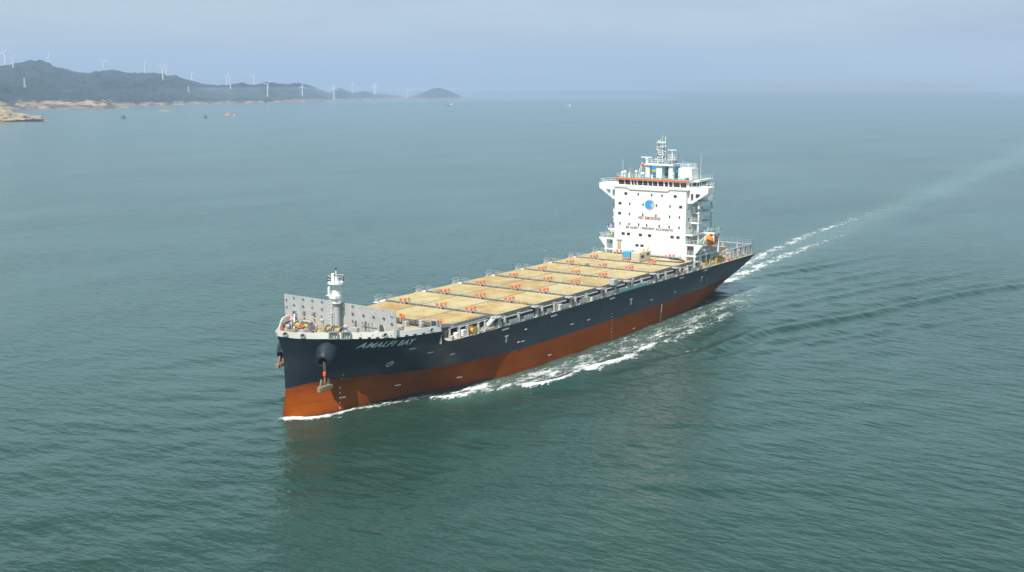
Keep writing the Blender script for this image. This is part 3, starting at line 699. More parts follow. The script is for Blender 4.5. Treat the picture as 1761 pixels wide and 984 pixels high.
for x, y in ((30.2, -1.2), (29.6, -2.4), (28.4, -3.4)): putvent(x, y)
for y in (8.9, 7.8, -7.1, -8.2): putvent(133.6, y)
# two tall grey vents and posts just aft of the breakwater, port side
for x, y, h in ((27.2, -5.2, 2.6), (28.0, -8.2, 3.0), (26.8, -9.2, 2.8), (27.4, -11.6, 2.4)):
    m = MB(); m.box(x-.35, x+.35, y-.35, y+.35, 11.0, 11.0+h, .1); m.box(x-.5, x+.5, y-.5, y+.5, 11.0+h*.0, 11.3); m.build('deck_post', GREY, ship)
m = MB(); m.box(27.0, 27.6, -12.9, -11.3, 13.2, 14.6); m.mi = 1; m.box(26.93, 27.0, -12.7, -11.5, 13.4, 14.4); m.mi = 0; m.tube((27.3, -12.1, 11), (27.3, -12.1, 13.2), .12, 6); m.build('deck_control_box', [GREY, DARK], ship)
for y in (-10.4, -11.9):
    putvent(29.3, y)

# ------------------------------------------------------------------ port and starboard side structures
def side_structs(s_):
    ys = lambda a: YC+s_*(a-YC) if s_ > 0 else -a+0.0
    Y = lambda a: (-a if s_ < 0 else a+0.6)
    for i in range(1, 9):
        g = GAPS[i]
        m = MB(); x = g+1.1; m.lathe((x, Y(15.05), 10.55), [(.36, 0), (.36, 1.9), (.52, 2.0), (.52, 2.12)], 14); m.build('lashing_pillar', GREY, ship, smooth=True)
        m = MB(); x = g+3.1; m.lathe((x, Y(15.05), 10.55), [(.45, 0), (.4, .3), (.2, 1.9), (.2, 2.05)], 4 if s_ > 0 else 10); m.build('lashing_stanchion', GREY, ship)
        if s_ < 0:
            m = MB(); m.box(g-.3, g+1.9, Y(13.7), Y(15.6), 12.68, 12.80); m.build('lashing_platform', GREY, ship)
            rail([(g-.3, Y(15.55), 12.8), (g+1.9, Y(15.55), 12.8)], 1.0, 2, 1.1, .03, ship, GREY)
        else:
            m = MB(); m.box(g-1.2, g+3.0, Y(14.2), Y(15.75), 12.66, 12.78); m.build('lashing_platform', WHITE2, ship)
            rail([(g-1.2, Y(14.3), 12.78), (g-1.2, Y(15.7), 12.78), (g+3.0, Y(15.7), 12.78), (g+3.0, Y(14.3), 12.78)], 1.1, 2, 1.2, .035, ship, GREY)
        if s_ > 0:
            m = MB(); m.box(g-.9, g-.1, Y(14.8), Y(15.4), 12.78, 13.5, .05); m.tube((g-.9, Y(15.1), 13.5), (g-.9, Y(15.1), 14.3), .06, 5); m.tube((g+.6, Y(15.1), 12.78), (g+.6, Y(15.1), 14.3), .06, 5); m.tube((g-.9, Y(15.1), 14.3), (g+.6, Y(15.1), 14.3), .06, 5); m.build('lashing_locker', GREY, ship)
    for i in range(1, 8):
        a, b = GAPS[i]+4.0, GAPS[i+1]-.4
        mid = (a+b)/2-.6
        m = MB(); m.lathe((mid, Y(15.0), 10.55), [(.36, 0), (.33, .3), (.27, 1.85), (.34, 1.9), (.34, 2.0)], 12); m.build('side_stanchion', GREY, ship, smooth=True)
        m = MB(); m.tube((GAPS[i]+1.6, Y(14.72), 12.12), (GAPS[i+1]-.2, Y(14.72), 12.12), .16, 10); m.build('side_pipe', GREY, ship, smooth=True)
        x = GAPS[i]+4.2                                              # row of light grey bulwark panels along the deck edge
        while x < GAPS[i+1]-1.3:
            w = rng.choice((1.3, 1.6, 1.9))
            if abs(x+w/2-mid) > 1.2 or s_ > 0: pm = MB(); pm.box(x, x+w-.18, Y(15.62), Y(15.5), 10.6, 11.72+rng.uniform(-.08, .05)); pm.build('bulwark_panel', GREY, ship)
            x += w
        # small gear on the side deck
        for k in range(3):
            x = rng.uniform(GAPS[i]+4, GAPS[i+1]-2); mt = rng.choice((WHITE2, REDCL, MIDGREY, TEAL, WHITE2, GREY, GREY)); h = rng.uniform(.5, 1.2)*(.6 if mt in (REDCL, TEAL) else 1)
            m = MB(); m.box(x, x+rng.uniform(.4, 1.1), Y(14.3), Y(15.1), 10.6, 10.6+h, .05); m.build('side_deck_locker', mt, ship)
    rail([(x, Y(15.75 if x > 34 else 15.3), 10.62) for x in (29.5, 34, 44)], 1.15, 3, 1.5, .035, ship, GREY)
    rail([(x, Y(15.75), 10.62) for x in (44, 60, 80, 100, 120, 138)], 1.15, 3, 1.5, .03, ship, GREY)
side_structs(-1); side_structs(1)
# row one port side: stair, stanchions, gear, hose reel
m = MB()
for k in range(9): m.box(39.4+.35*k, 39.75+.35*k, -15.2, -14.5, 10.85+.2*k, 10.93+.2*k)
m.prism([(39.1, 10.7), (42.6, 12.5), (42.6, 12.95), (39.1, 11.15)], 'y', -15.28, -15.2)
m.prism([(39.1, 10.7), (42.6, 12.5), (42.6, 12.95), (39.1, 11.15)], 'y', -14.5, -14.42)
m.build('deck_stair', WHITE2, ship)
for x, y, h, r in ((32.0, -14.4, 2.0, .35), (34.3, -14.6, 1.9, .3), (37.4, -14.9, 2.1, .42), (30.2, -13.4, 1.8, .3), (33.2, -13.0, 1.6, .3), (39.6, -14.9, 2.0, .35), (28.8, -12.4, 1.8, .3)):
    m = MB(); m.lathe((x, y, 10.55), [(r*1.1, 0), (r*.8, .4), (r*.65, h), (r*.9, h+.05), (r*.9, h+.15)], 10); m.build('side_stanchion', GREY, ship, smooth=True)
m = MB(); m.box(31.2, 42.6, -13.2, -12.9, 12.35, 12.55); m.tube((33, -13.4, 12.3), (42.5, -13.6, 12.3), .12, 6); m.build('side_gallery', GREY, ship)
rail([(31.2, -13.2, 12.55), (42.6, -13.2, 12.55)], 1.0, 2, 1.3, .035, ship, GREY)
for x, y, sx, sy, h, mt in ((30.8, -12.2, .5, .4, 1.3, DARK), (33.6, -12.2, .7, .3, 1.4, DARK), (31.6, -13.9, .4, .4, 1.0, WHITE2), (34.2, -13.6, .5, .4, 1.1, WHITE), (29.7, -14.3, .4, .3, .7, GREY), (40.8, -12.2, 1.5, .3, 1.3, DARK), (38.0, -12.3, .8, .3, 1.4, DARK), (36.6, -13.0, .4, .4, 1.2, GREY)):
    m = MB(); m.box(x-sx, x+sx, y-sy, y+sy, 10.6, 10.6+h, .05); m.build('side_deck_locker', mt, ship)
reel = thing('hose_reel', 'large yellow hose reel standing on the port side deck by the bow step', 'hose reel', (35.6, -15.0, 10.6))
m = MB(); m.lathe((0, -.45, .85), [(.5, 0), (.5, .9)], 14, 'y'); m.build('drum', YELLOW, reel, smooth=True)
for q in (-.5, .45):
    m = MB(); m.lathe((0, q, .85), [(.85, 0), (.9, .04), (.85, .08)], 18, 'y'); m.build('drum_flange', YELLOW, reel)
m = MB(); m.box(-.6, .6, -.6, .6, 0, .12); m.tube((-.5, -.55, .1), (0, -.55, .85), .05, 5); m.tube((.5, -.55, .1), (0, -.55, .85), .05, 5); m.build('stand', MIDGREY, reel)
# accommodation ladder stowed along the port deck edge
al = MB(); al.box(91.5, 104.5, -15.95, -15.7, 10.72, 11.02); al.tube((91.5, -15.9, 11.5), (104.5, -15.9, 11.5), .05, 5)
for x in np.arange(91.5, 104.6, 1.3): al.tube((x, -15.9, 11.0), (x, -15.9, 11.5), .035, 4)
al.build('accommodation_ladder', TEAL, ship)
m = MB(); m.box(92.5, 106, -15.4, -14.6, 10.6, 11.4, .05); m.tube((96, -15, 11.4), (99, -15.4, 13.2), .12, 6); m.box(89.2, 91.0, -15.6, -14.4, 12.8, 14.2, .1); m.build('ladder_davit', GREY, ship)

# ------------------------------------------------------------------ deckhouse
HX = 135.8
house = MB(); house.box(HX, 143.2, -10.4, 11.15, 12.0, 31.0); 
house = house.build('deckhouse', WHITE, ship)
m = MB(); m.box(143.21, 149.5, -9.2, 9.9, 12.0, 19.3); m.box(144.4, 150.2, -2.6, 6.0, 19.31, 31.1); m.build('engine_casing', WHITE, house)
def win(y, z, w, h, x=HX, parent=None, fr=WHITE):
    m = MB()
    m.box(x-.05, x, y-w/2-.06, y+w/2+.06, z-h/2-.06, z-h/2); m.box(x-.05, x, y-w/2-.06, y+w/2+.06, z+h/2, z+h/2+.06)
    m.box(x-.05, x, y-w/2-.06, y-w/2, z-h/2, z+h/2); m.box(x-.05, x, y+w/2, y+w/2+.06, z-h/2, z+h/2)
    m.mi = 1; m.box(x-.018, x+.02, y-w/2, y+w/2, z-h/2, z+h/2)
    return m.build('window', [fr, GLASS], parent or house)
BIG, SML = (.92, .72), (.42, .72)
for y, z, s_ in [(7.73, 29.3, BIG), (3.92, 29.3, SML), (-.14, 29.3, SML), (-3.25, 29.3, SML), (-7.16, 29.3, BIG),
    (9.49, 26.57, BIG), (6.46, 26.57, SML), (2.38, 26.57, SML), (-1.66, 26.57, SML), (-5.69, 26.57, SML), (-8.83, 26.57, BIG),
    (9.58, 23.82, BIG), (6.52, 23.82, SML), (2.44, 23.82, SML), (-1.56, 23.82, SML), (-5.65, 23.82, SML), (-8.55, 23.82, SML),
    (9.41, 21.07, SML), (6.56, 21.07, SML), (3.6, 21.07, SML), (1.16, 21.07, SML), (-2.62, 21.07, SML), (-5.58, 21.07, SML), (-8.49, 21.07, SML),
    (8.35, 18.32, (1.0, .74)), (6.7, 18.32, (1.0, .74)), (3.02, 18.32, (1.0, .74)), (.23, 18.32, (1.0, .74)), (-6.52, 18.43, (1.0, .74)), (-8.27, 18.44, (1.0, .74)),
    (4.0, 15.39, (1.0, .7)), (2.49, 15.39, (1.0, .7))]:
    win(y, z, *s_)
for x, z in ((137.4, 23.3), (137.4, 29.0), (137.4, 26.2)):
    m = MB(); m.box(x-.2, x+.2, -10.43, -10.4, z-.4, z+.4); m.build('window', GLASS, house)
# louvre panel
m = MB(); m.box(HX-.08, HX, 8.95, 10.1, 14.1, 16.5); 
for k in range(9): m.box(HX-.16, HX-.08, 9.05, 10.0, 14.3+.24*k, 14.42+.24*k)
m.box(HX-.3, HX, 8.7, 10.35, 16.5, 16.75)
m.build('louvre_panel', CREAM, house)
# logo and notices
m = MB(); m.lathe((HX-.03, .38, 26.6), [(1.47, 0), (1.47, .03)], 40, 'x'); logo = m.build('logo_disc', LOGOG, house)
sc = 1.47/58.0
pl = [(-41, 42), (-50, 27), (-57, 8), (-57, -8), (-52, -24), (-40, -38), (-26, -41), (10, -41), (19, -38), (24, -30), (25, -22), (22, -15), (14, -8), (8, -3), (36, 40), (26, 44), (-20, 44)]
m = MB(); m.prism([(.38-u*sc, 26.6+w*sc) for u, w in pl], 'x', HX-.05, HX-.032); m.build('logo_emblem', LOGOB, logo)
def wall_text(name, txt, size, y, z, width, mtl, bold=0.0, roll=0.0):
    me = text_mesh(txt, size, 0, 1.12, bold); us = [v.co.x for v in me.vertices]; k = width/(max(us)-min(us))
    for v in me.vertices: v.co = (HX-.02, y-v.co.x*k, z+v.co.y)
    me.materials.append(mtl); o = bpy.data.objects.new(name, me); COL.objects.link(o); o.parent = house
wall_text('no_smoking_notice', 'NO SMOKING', 1.12, .43, 22.97, 6.6, TXRED, .05)
wall_text('safety_notice', 'BE ALERT - PREVENT ACCIDENTS', .84, .45, 20.13, 14.2, TXBLK, .035)
# bridge: apron, bump, wheelhouse, wings
m = MB(); m.box(135.55, 147.2, -11.0, 11.8, 30.95, 31.2); m.prism([(7.2, 30.95), (-5.6, 30.95), (-4.9, 30.5), (6.4, 30.5)], 'x', 135.5, 135.9); m.build('bridge_deck', WHITE, house)
apr = MB()
apr.box(135.5, 135.62, -11.0, 11.8, 31.2, 31.5); apr.build('bridge_apron', WHITE, house)
# wheelhouse walls lean outwards to the top
WB, WT = 137.1, 136.75
wh = MB()
wh.add([(WB, -10.35, 31.2), (148, -11.2, 31.2), (148, 12.0, 31.2), (WB, 11.2, 31.2), (WT, -10.5, 33.0), (148, -11.3, 33.0), (148, 12.1, 33.0), (WT, 11.35, 33.0)],
    [(3, 2, 1, 0), (4, 5, 6, 7), (0, 1, 5, 4), (1, 2, 6, 5), (2, 3, 7, 6), (3, 0, 4, 7)])
whs = wh.build('wheelhouse', WHITE, ship)
m = MB(); m.box(136.45, 148.3, -10.75, 11.55, 33.0, 33.5); m.box(139.5, 148.3, -12.2, -10.75, 33.0, 33.5); m.build('wheelhouse_roof', WHITE, whs)
m = MB(); m.box(136.38, 136.45, -10.75, 11.55, 33.06, 33.46); m.box(136.36, 139.0, -10.78, -10.75, 33.06, 33.46) if False else None; m.build('red_fascia', REDBAND, whs)
m = MB(); m.box(136.6, 148.2, -10.6, 11.4, 33.5, 33.53); m.build('roof_paint', GREEN, whs)
def lean(z): return WB+(WT-WB)*(z-31.2)/1.8
zoomx = [(195, 278), (288, 368), (385, 416), (427, 460), (475, 545), (555, 618), (630, 685), (697, 760), (775, 845), (865, 910), (927, 972), (990, 1075), (1087, 1170)]
a, b = 10.95, -10.0
for p, q in zoomx:
    y0 = a+(p-180)*(b-a)/(1178-180); y1 = a+(q-180)*(b-a)/(1178-180)
    m = MB(); z0, z1 = 31.62, 32.86
    m.add([(lean(z0)-.02, y0, z0), (lean(z0)-.02, y1, z0), (lean(z1)-.02, y1, z1), (lean(z1)-.02, y0, z1), (lean(z0)+.05, y0, z0), (lean(z0)+.05, y1, z0), (lean(z1)+.05, y1, z1), (lean(z1)+.05, y0, z1)],
          [(0, 1, 2, 3), (4, 5, 6, 7), (0, 1, 5, 4), (1, 2, 6, 5), (2, 3, 7, 6), (3, 0, 4, 7)])
    m.build('bridge_window', GLASS, whs)
for x0, x1 in ((137.4, 138.3), (138.8, 140.9), (141.4, 142.2), (142.6, 143.4), (144.0, 144.9), (145.2, 146.2)):
    m = MB(); ys = [-10.38-.87*(x-137)/11-.06 for x in (x0, x1)]
    m.add([(x0, ys[0], 31.85), (x1, ys[1], 31.85), (x1, ys[1]-.06, 32.82), (x0, ys[0]-.06, 32.82), (x0, ys[0]+.1, 31.85), (x1, ys[1]+.1, 31.85), (x1, ys[1]+.04, 32.82), (x0, ys[0]+.04, 32.82)],
          [(0, 1, 2, 3), (4, 5, 6, 7), (0, 1, 5, 4), (1, 2, 6, 5), (2, 3, 7, 6), (3, 0, 4, 7)])
    m.build('bridge_window', GLASS, whs)
# wings with pierced brackets
def wing(s_):
    f = (lambda y: y) if s_ > 0 else (lambda y: 0.6-y)
    yo, yi = 16.75, 11.7
    if s_ < 0: yi = 11.0
    poly = [(f(yi-.6), 31.9), (f(yo), 31.9), (f(yo), 30.45), (f(12.9), 27.95), (f(12.3), 27.5), (f(yi-.6), 27.5)]
    holes = [[(f(14.45), 30.1), (f(13.25), 30.15), (f(13.15), 29.8), (f(13.2), 29.05), (f(13.6), 29.0), (f(14.45), 29.7)], [(f(12.5), 30.1), (f(11.85), 30.1), (f(11.8), 29.7), (f(11.85), 28.3), (f(12.2), 28.3), (f(12.5), 28.7)]]
    w = plate_with_holes('bridge_wing', poly, holes, 136.8, .15, WHITE, ship)
    m = MB(); m.box(136.95, 141.2, f(yi-.6), f(yo-.02), 31.15, 31.3); m.box(141.05, 141.2, f(yi), f(yo), 31.3, 31.9)
    m.prism([(136.96, 30.45), (141.2, 30.45), (141.2, 31.9), (136.96, 31.9)], 'y', f(yo-.15), f(yo)); m.prism([(f(yi-.5), 31.1), (f(yo-.2), 31.1), (f(yo-.2), 30.5), (f(yi-.5), 28.2)], 'x', 140.9, 141.05); m.build('wing_deck', WHITE, w)
    rail([(136.9, f(yo-2.6), 31.9), (136.9, f(yo-.1), 31.9), (141.1, f(yo-.1), 31.9), (141.1, f(yo-2.6), 31.9)], .95, 2, 1.3, .045, w, WHITE)
wing(1); wing(-1)
# monkey island rails
rail([(136.7, 11.3, 33.53), (136.7, -6.0, 33.53)], .9, 2, 1.2, .035, whs, WHITE)
rail([(136.7, 11.3, 33.53), (148, 11.3, 33.53)], 1.0, 3, 1.4, .035, whs, WHITE)
rail([(138.6, -10.6, 33.53), (140, -12.0, 33.53), (148, -12.0, 33.53)], 1.1, 3, 1.2, .04, whs, WHITE)
# radar mast
rm = MB(); rm.prism([(140.6, 4.9), (140.2, 1.2), (140.2, -.6), (140.6, -3.9), (142.8, -3.9), (142.8, 4.9)], 'z', 36.85, 37.3)
rm = rm.build('radar_mast', WHITE, ship)
for y, r in ((4.0, .62), (.35, .85), (-3.0, .62)):
    m = MB(); m.box(141.6-r*1.1, 141.6+r*1.1, y-r, y+r, 33.5, 36.85, .04); m.build('mast_pillar', WHITE, rm)
rail([(140.6, 4.8, 37.3), (140.2, 1.2, 37.3), (140.2, -.6, 37.3), (140.6, -3.8, 37.3), (142.7, -3.8, 37.3), (142.7, 4.8, 37.3)], 1.05, 2, 1.1, .04, rm, WHITE, closed=True)
m = MB()
for dx in (-.6, .6):
    for dy in (-.8, .8): m.tube((141.5+dx, .3+dy, 37.3), (141.5+dx*.6, .15+dy*.72, 43.2), .09, 6)
for k in range(9):
    z = 37.9+.62*k; t = k/9*.35; q = 1-t*.85
    for a_, b_ in (((-1, -1), (-1, 1)), ((-1, 1), (1, 1)), ((1, 1), (1, -1)), ((1, -1), (-1, -1))):
        m.tube((141.5+a_[0]*.6*q, .25+a_[1]*.8*q, z), (141.5+b_[0]*.6*q, .25+b_[1]*.8*q, z), .055, 4)
        if k % 2 == 0: m.tube((141.5+a_[0]*.6*q, .25+a_[1]*.8*q, z), (141.5+b_[0]*.55*q, .25+b_[1]*.76*q, z+.62), .04, 4)
m.build('lattice_tower', WHITE, rm)
m = MB()
for z, w in ((39.8, 1.25), (41.8, 1.2), (42.9, 1.35)): m.box(140.7, 142.2, .2-w, .2+w, z, z+.08)
m.tube((141.5, 1.4, 41.7), (141.5, 1.4, 42.4), .16, 8); m.tube((141.5, .1, 43), (141.5, -.2, 44.9), .05, 5); m.tube((141.5, -.9, 43), (141.5, -1.0, 44.7), .09, 5); m.tube((141.5, .6, 43), (141.5, .6, 43.9), .05, 5)
for z, y in ((38.6, -1.3), (40.4, -1.25), (41.0, 1.2), (42.0, -1.3), (43.2, .9), (38.4, 1.5)): m.lathe((140.9, y, z), [(.16, 0), (.18, .3), (.1, .4)], 8)
m.build('mast_lights', WHITE2, rm)
for z, y in ((38.9, -.95), (40.2, -1.1), (41.3, -.9), (39.6, .95), (42.1, .6)):
    m = MB(); m.box(140.7, 140.95, y-.14, y+.14, z, z+.35); m.build('signal_lamp', DARK, rm)
m = MB(); m.lathe((141.3, 4.5, 37.3), [(.3, 0), (.25, 1.1), (.4, 1.2), (.4, 1.5)], 10); m.box(141.05, 141.5, 2.9, 6.1, 38.8, 39.05, .04); m.build('radar_scanner', WHITE, rm)
m = MB(); m.tube((141.6, -3.0, 37.3), (141.6, -3.0, 41.0), .12, 8); m.box(141.3, 141.8, -4.3, -1.8, 41.0, 41.2, .04); m.lathe((141.6, -3.0, 40.7), [(.2, 0), (.3, .3)], 8)
m.build('radar_scanner', WHITE, rm)
m = MB(); m.box(140.9, 142.3, -4.4, -1.8, 38.55, 38.62); m.build('scanner_stage', WHITE, rm)
rail([(140.9, -4.4, 38.62), (140.9, -1.8, 38.62), (142.3, -1.8, 38.62), (142.3, -4.4, 38.62)], 1.35, 3, .9, .05, rm, WHITE, closed=True)
m = MB(); m.box(141.0, 141.3, -6.0, -4.2, 37.5, 37.65); m.tube((141.3, -4.8, 36.9), (141.3, -4.8, 37.5), .08, 6); m.build('small_scanner', WHITE, rm)
# roof clutter
for x, y, r, h, tp in ((138.4, 9.6, .28, 1.2, .45), (138.2, 8.1, .3, 1.3, 0), (138.6, 6.2, .2, 1.4, .35), (138.0, 3.9, .15, 1.0, .55), (138.2, -7.0, .18, 1.1, .3), (137.8, -1.6, .22, 1.4, 0), (138.0, -5.2, .15, 1.3, .3), (138.6, 10.6, .2, .9, .3), (137.8, .9, .25, 1.1, 0)):
    m = MB(); m.lathe((x, y, 33.5), [(r, 0), (r*.8, h)]+([(tp, h+.02), (tp, h+.4), (tp*.6, h+.62)] if tp else []), 10); m.build('roof_antenna', WHITE, whs, smooth=True)
for x, y, z, h in ((138.5, 10.3, 33.5, 4.8), (139, 8.4, 33.5, 2.6), (140, -12.3, 33.5, 7.2), (139, 5.5, 33.5, 2.4), (141, -8.2, 33.5, 2.2)):
    m = MB(); m.tube((x, y, z), (x, y, z+1.2), .09, 6); m.tube((x, y, z+1.2), (x, y, z+h), .045, 5, .03); m.build('whip_antenna', WHITE, whs)
m = MB(); m.box(139.6, 143.4, -9.9, -6.0, 33.5, 36.55, .06); eng = m.build('roof_cabin', WHITE, ship)
rail([(139.7, -9.8, 36.55), (139.7, -6.1, 36.55), (143.3, -6.1, 36.55), (143.3, -9.8, 36.55)], 1.05, 3, 1.0, .045, eng, WHITE, closed=True)
m = MB(); m.lathe((139.2, -8.6, 34.1), [(.1, -.6), (.3, -.4), (.62, 0), (.62, .3), (.3, .75)], 12); m.box(139.55, 139.6, -7.2, -6.5, 33.6, 35.4); m.build('satellite_dome', WHITE, eng, smooth=True)
m = MB(); m.path([(138.4, 5.6, 33.5), (139.8, 5.2, 37.6)], .06, 5); m.path([(138.4, 5.0, 33.5), (139.8, 4.9, 37.6)], .06, 5); m.build('signal_halyard', WHITE2, whs)
# funnel
FX, FY = 145.2, 1.7
def oct_(e): return [(FX+.4-e*.5, FY-3.7-e), (FX+3.6, FY-3.7-e), (FX+4.2+e, FY-3.1), (FX+4.2+e, FY+3.1), (FX+3.6, FY+3.7+e), (FX+.4-e*.5, FY+3.7+e), (FX-e, FY+3.3), (FX-e, FY-3.3)]
fn = MB(); fn.prism(oct_(0), 'z', 31.2, 36.5)
fn = fn.build('funnel', FBLUE, ship)
m = MB(); m.prism(oct_(.04), 'z', 34.55, 35.35); m.build('funnel_band', FYEL, fn)
for x, y in ((146.4, 3.2), (148.1, 2.6), (146.6, .2), (148.4, -.6)):
    m = MB(); m.lathe((x, y, 36.6), [(.35, 0), (.35, 1.0), (.28, 1.0), (.28, .5)], 10); m.build('exhaust_pipe', DARK, fn)
# flags
fl = thing('signal_flag', 'small pale blue and white flag flying beside the funnel', 'flag', (142.6, -5.2, 36.4))
m = MB(); n = 6; vs = []
for i in range(n+1):
    for j in range(3): vs.append((.9+.25*math.sin(i*1.1)*.3+.12*j, -.2-1.5*i/n, 1.7-.45*j-.12*math.sin(i*.9)-.08*i))
m.add(vs, [(i*3+j, (i+1)*3+j, (i+1)*3+j+1, i*3+j+1) for i in range(n) for j in range(2)]); m.build('cloth', FLAGBLUE, fl, fix=False)
m = MB(); m.tube((.9, -.1, -2.8), (.9, -.1, 2.4), .03, 4); m.build('staff', WHITE2, fl)
fl = thing('courtesy_flag', 'small red flag hoisted on a slanting halyard forward of the radar mast', 'flag', (139.4, 5.1, 36.4))
m = MB(); m.add([(0, 0, .9), (.1, -.5, .7), (.15, -.75, 1.0), (0, 0, 0), (.05, -.45, -.2), (.1, -.6, .1)], [(0, 1, 4, 3), (1, 2, 5, 4)]); m.build('cloth', FLAGRED, fl, fix=False)

# balconies on both sides of the house
def balconies(s_):
    f = (lambda y: y) if s_ < 0 else (lambda y: 0.72-y)
    def slab(x0, x1, y0, y1, z, th=.5, rl=True, nm='balcony_deck'):
        m = MB(); m.box(x0, x1, f(y0), f(y1), z-th, z); m.mi = 1; m.box(x0+.12, x1-.12, f(y0), f(y1)+(.12 if s_ < 0 else -.12), z, z+.012)
        sl_ = m.build(nm, [WHITE, GREEN], house)
        if rl: rail([(x0+.08, f(y0), z), (x0+.08, f(y1+.08), z), (x1-.08, f(y1+.08), z), (x1-.08, f(y0), z)], 1.1, 3, 1.1, .045, sl_, WHITE)
    slab(138.9, 147.2, -10.4, -13.0, 28.0); slab(138.9, 147.2, -10.4, -12.8, 25.2); slab(138.9, 147.0, -10.4, -12.7, 22.45)
    slab(135.85, 144.2, -10.4, -12.5, 19.55); slab(142.6, 146.3, -12.52, -15.6, 19.6)
    slab(135.85, 139.0, -10.4, -15.3, 16.9); slab(139.0, 150, -10.4, -12.0, 16.9, rl=False); slab(135.85, 150.0, -10.4, -13.6, 14.0, .5)
    for x, y, z0, z1 in ((139.2, -12.5, 22.5, 27.7), (139.2, -12.4, 19.6, 22.2), (146.8, -12.5, 19.6, 27.7), (139.4, -12.3, 14.0, 19.3), (136.1, -13.1, 10.7, 16.6), (136.0, -10.7, 10.7, 16.6), (145.9, -15.3, 14.0, 19.3), (143.0, -15.2, 17, 19.3), (149.6, -13.3, 10.7, 13.6), (139.0, -13.3, 10.7, 16.6), (142.5, -13.3, 10.7, 13.6), (146.0, -13.3, 10.7, 13.6)):
        m = MB(); m.box(x-.21, x+.21, f(y)-.21, f(y)+.21, z0, z1); m.build('balcony_post', WHITE, house)
    m = MB(); m.prism([(f(-13.3), 16.58), (f(-15.2), 16.58), (f(-13.3), 14.1)], 'x', 135.9, 136.1); m.build('balcony_bracket', WHITE, house)
    m = MB()
    for z0, z1, xa, xb in ((16.9, 19.5, 141.5, 139.8), (19.6, 22.4, 140.2, 142.6), (22.5, 25.2, 142.8, 140.2), (25.2, 28, 140.2, 142.8)):
        for yy in (-11.0, -11.7): m.tube((xa, f(yy), z0), (xb, f(yy), z1), .07, 5)
        for k in range(9): t = (k+.5)/9; m.box(xa+(xb-xa)*t-.12, xa+(xb-xa)*t+.12, f(-11.0), f(-11.7), z0+(z1-z0)*t-.02, z0+(z1-z0)*t+.02)
    m.build('outside_stair', WHITE, house)
    for x, z in ((137.2, 17.9), (141.0, 15.3), (137.0, 15.2), (140.3, 20.9), (141.8, 23.6), (141.8, 26.4)):
        m = MB(); m.box(x-.35, x+.35, f(-10.4), f(-10.47), z-.95, z+.85); m.build('weathertight_door', WHITE2, house)
    for x, z, y in ((137.6, 15.4, -10.5), (138.0, 20.9, -10.5), (140.7, 26.2, -12.6), (137.2, 18.3, -10.5)):
        m = MB(); m.box(x-.22, x+.22, f(y)-.18, f(y)+.02, z-.3, z+.35); m.build('fire_hose_box', REDCL, house)
    m = MB(); m.box(138.9, 149.5, f(-10.45), f(-10.41), 13.95, 30.9); m.build('recess_wall', MIDGREY, house) if False else None
    # lifeboat davit
    m = MB()
    for x in (140.2, 146.0):
        m.path([(x, f(-12.6), 14.2), (x, f(-13.4), 16.6), (x, f(-14.4), 19.0), (x, f(-15.2), 19.3)], .18, 6)
        m.tube((x, f(-12.2), 17.0), (x, f(-14.2), 18.7), .12, 6)
    m.box(139.5, 146.8, f(-12.0), f(-12.6), 14.0, 14.6)
    m.build('lifeboat_davit', WHITE2, house)
    m = MB(); m.box(139.6, 140.9, f(-12.1), f(-13.3), 16.9, 17.3); m.tube((140.2, f(-12.8), 15.2), (141.8, f(-13.6), 16.6), .2, 8); m.build('davit_winch', TEAL, house)
    m = MB()
    for k in range(3):
        m = MB(); m.lathe((143.0+.95*k, f(-13.0), 14.0), [(.32, 0), (.36, .2), (.36, .75), (.2, .95)], 10); m.build('liferaft_canister', WHITE, house, smooth=True)
balconies(-1); balconies(1)
def lifeboat(loc, label):
    t = thing('lifeboat', label, 'lifeboat', loc, 0, 'enclosed lifeboats beside the bridge tower')
    m = MB(); n = 20; secs = [(-2.9, .25, .1), (-2.7, .75, .15), (-2.1, 1.15, .1), (-1.1, 1.38, 0), (0, 1.42, 0), (1.3, 1.4, 0), (2.2, 1.2, .05), (2.7, .85, .1), (2.9, .4, .1)]
    vs = []
    for x, r, dz in secs:
        for k in range(n):
            a_ = 2*PI*k/n; yy = math.cos(a_); zz = math.sin(a_)
            vs.append((x, r*.95*(abs(yy)**.8)*(1 if yy > 0 else -1), dz+r*(1.05*zz if zz > 0 else .95*zz)))
    m.add(vs, [(j*n+i, j*n+(i+1) % n, (j+1)*n+(i+1) % n, (j+1)*n+i) for j in range(len(secs)-1) for i in range(n)]+[tuple(range(n-1, -1, -1)), tuple((len(secs)-1)*n+i for i in range(n))])
    m.build('shell', LBORANGE, t, smooth=True)
    m = MB(); m.box(.8, 2.1, -.6, .6, 1.2, 1.8, .25); m.build('cockpit', LBORANGE, t)
    m = MB(); m.box(.65, .8, -.4, .4, 1.42, 1.68); m.box(-2.3, -2.0, -.25, .25, .95, 1.15)
    for x in (-1.2, 0, 1.0):
        for s2 in (-1, 1): m.box(x-.2, x+.2, s2*1.2-.06, s2*1.2+.06, .55, .75)
    m.build('porthole', DARK, t)
    m = MB(); m.path([(x, -r*.97, dz) for x, r, dz in secs], .07, 5); m.path([(x, r*.97, dz) for x, r, dz in secs], .07, 5); m.build('rubbing_strake', DARK, t)
    return t
lifeboat((143.9, -13.95, 17.25), 'orange enclosed lifeboat hanging on the near side, aft of the white bridge tower')
lifeboat((143.4, 14.7, 17.5), 'orange lifeboat on the far side, half hidden behind the white bridge tower')
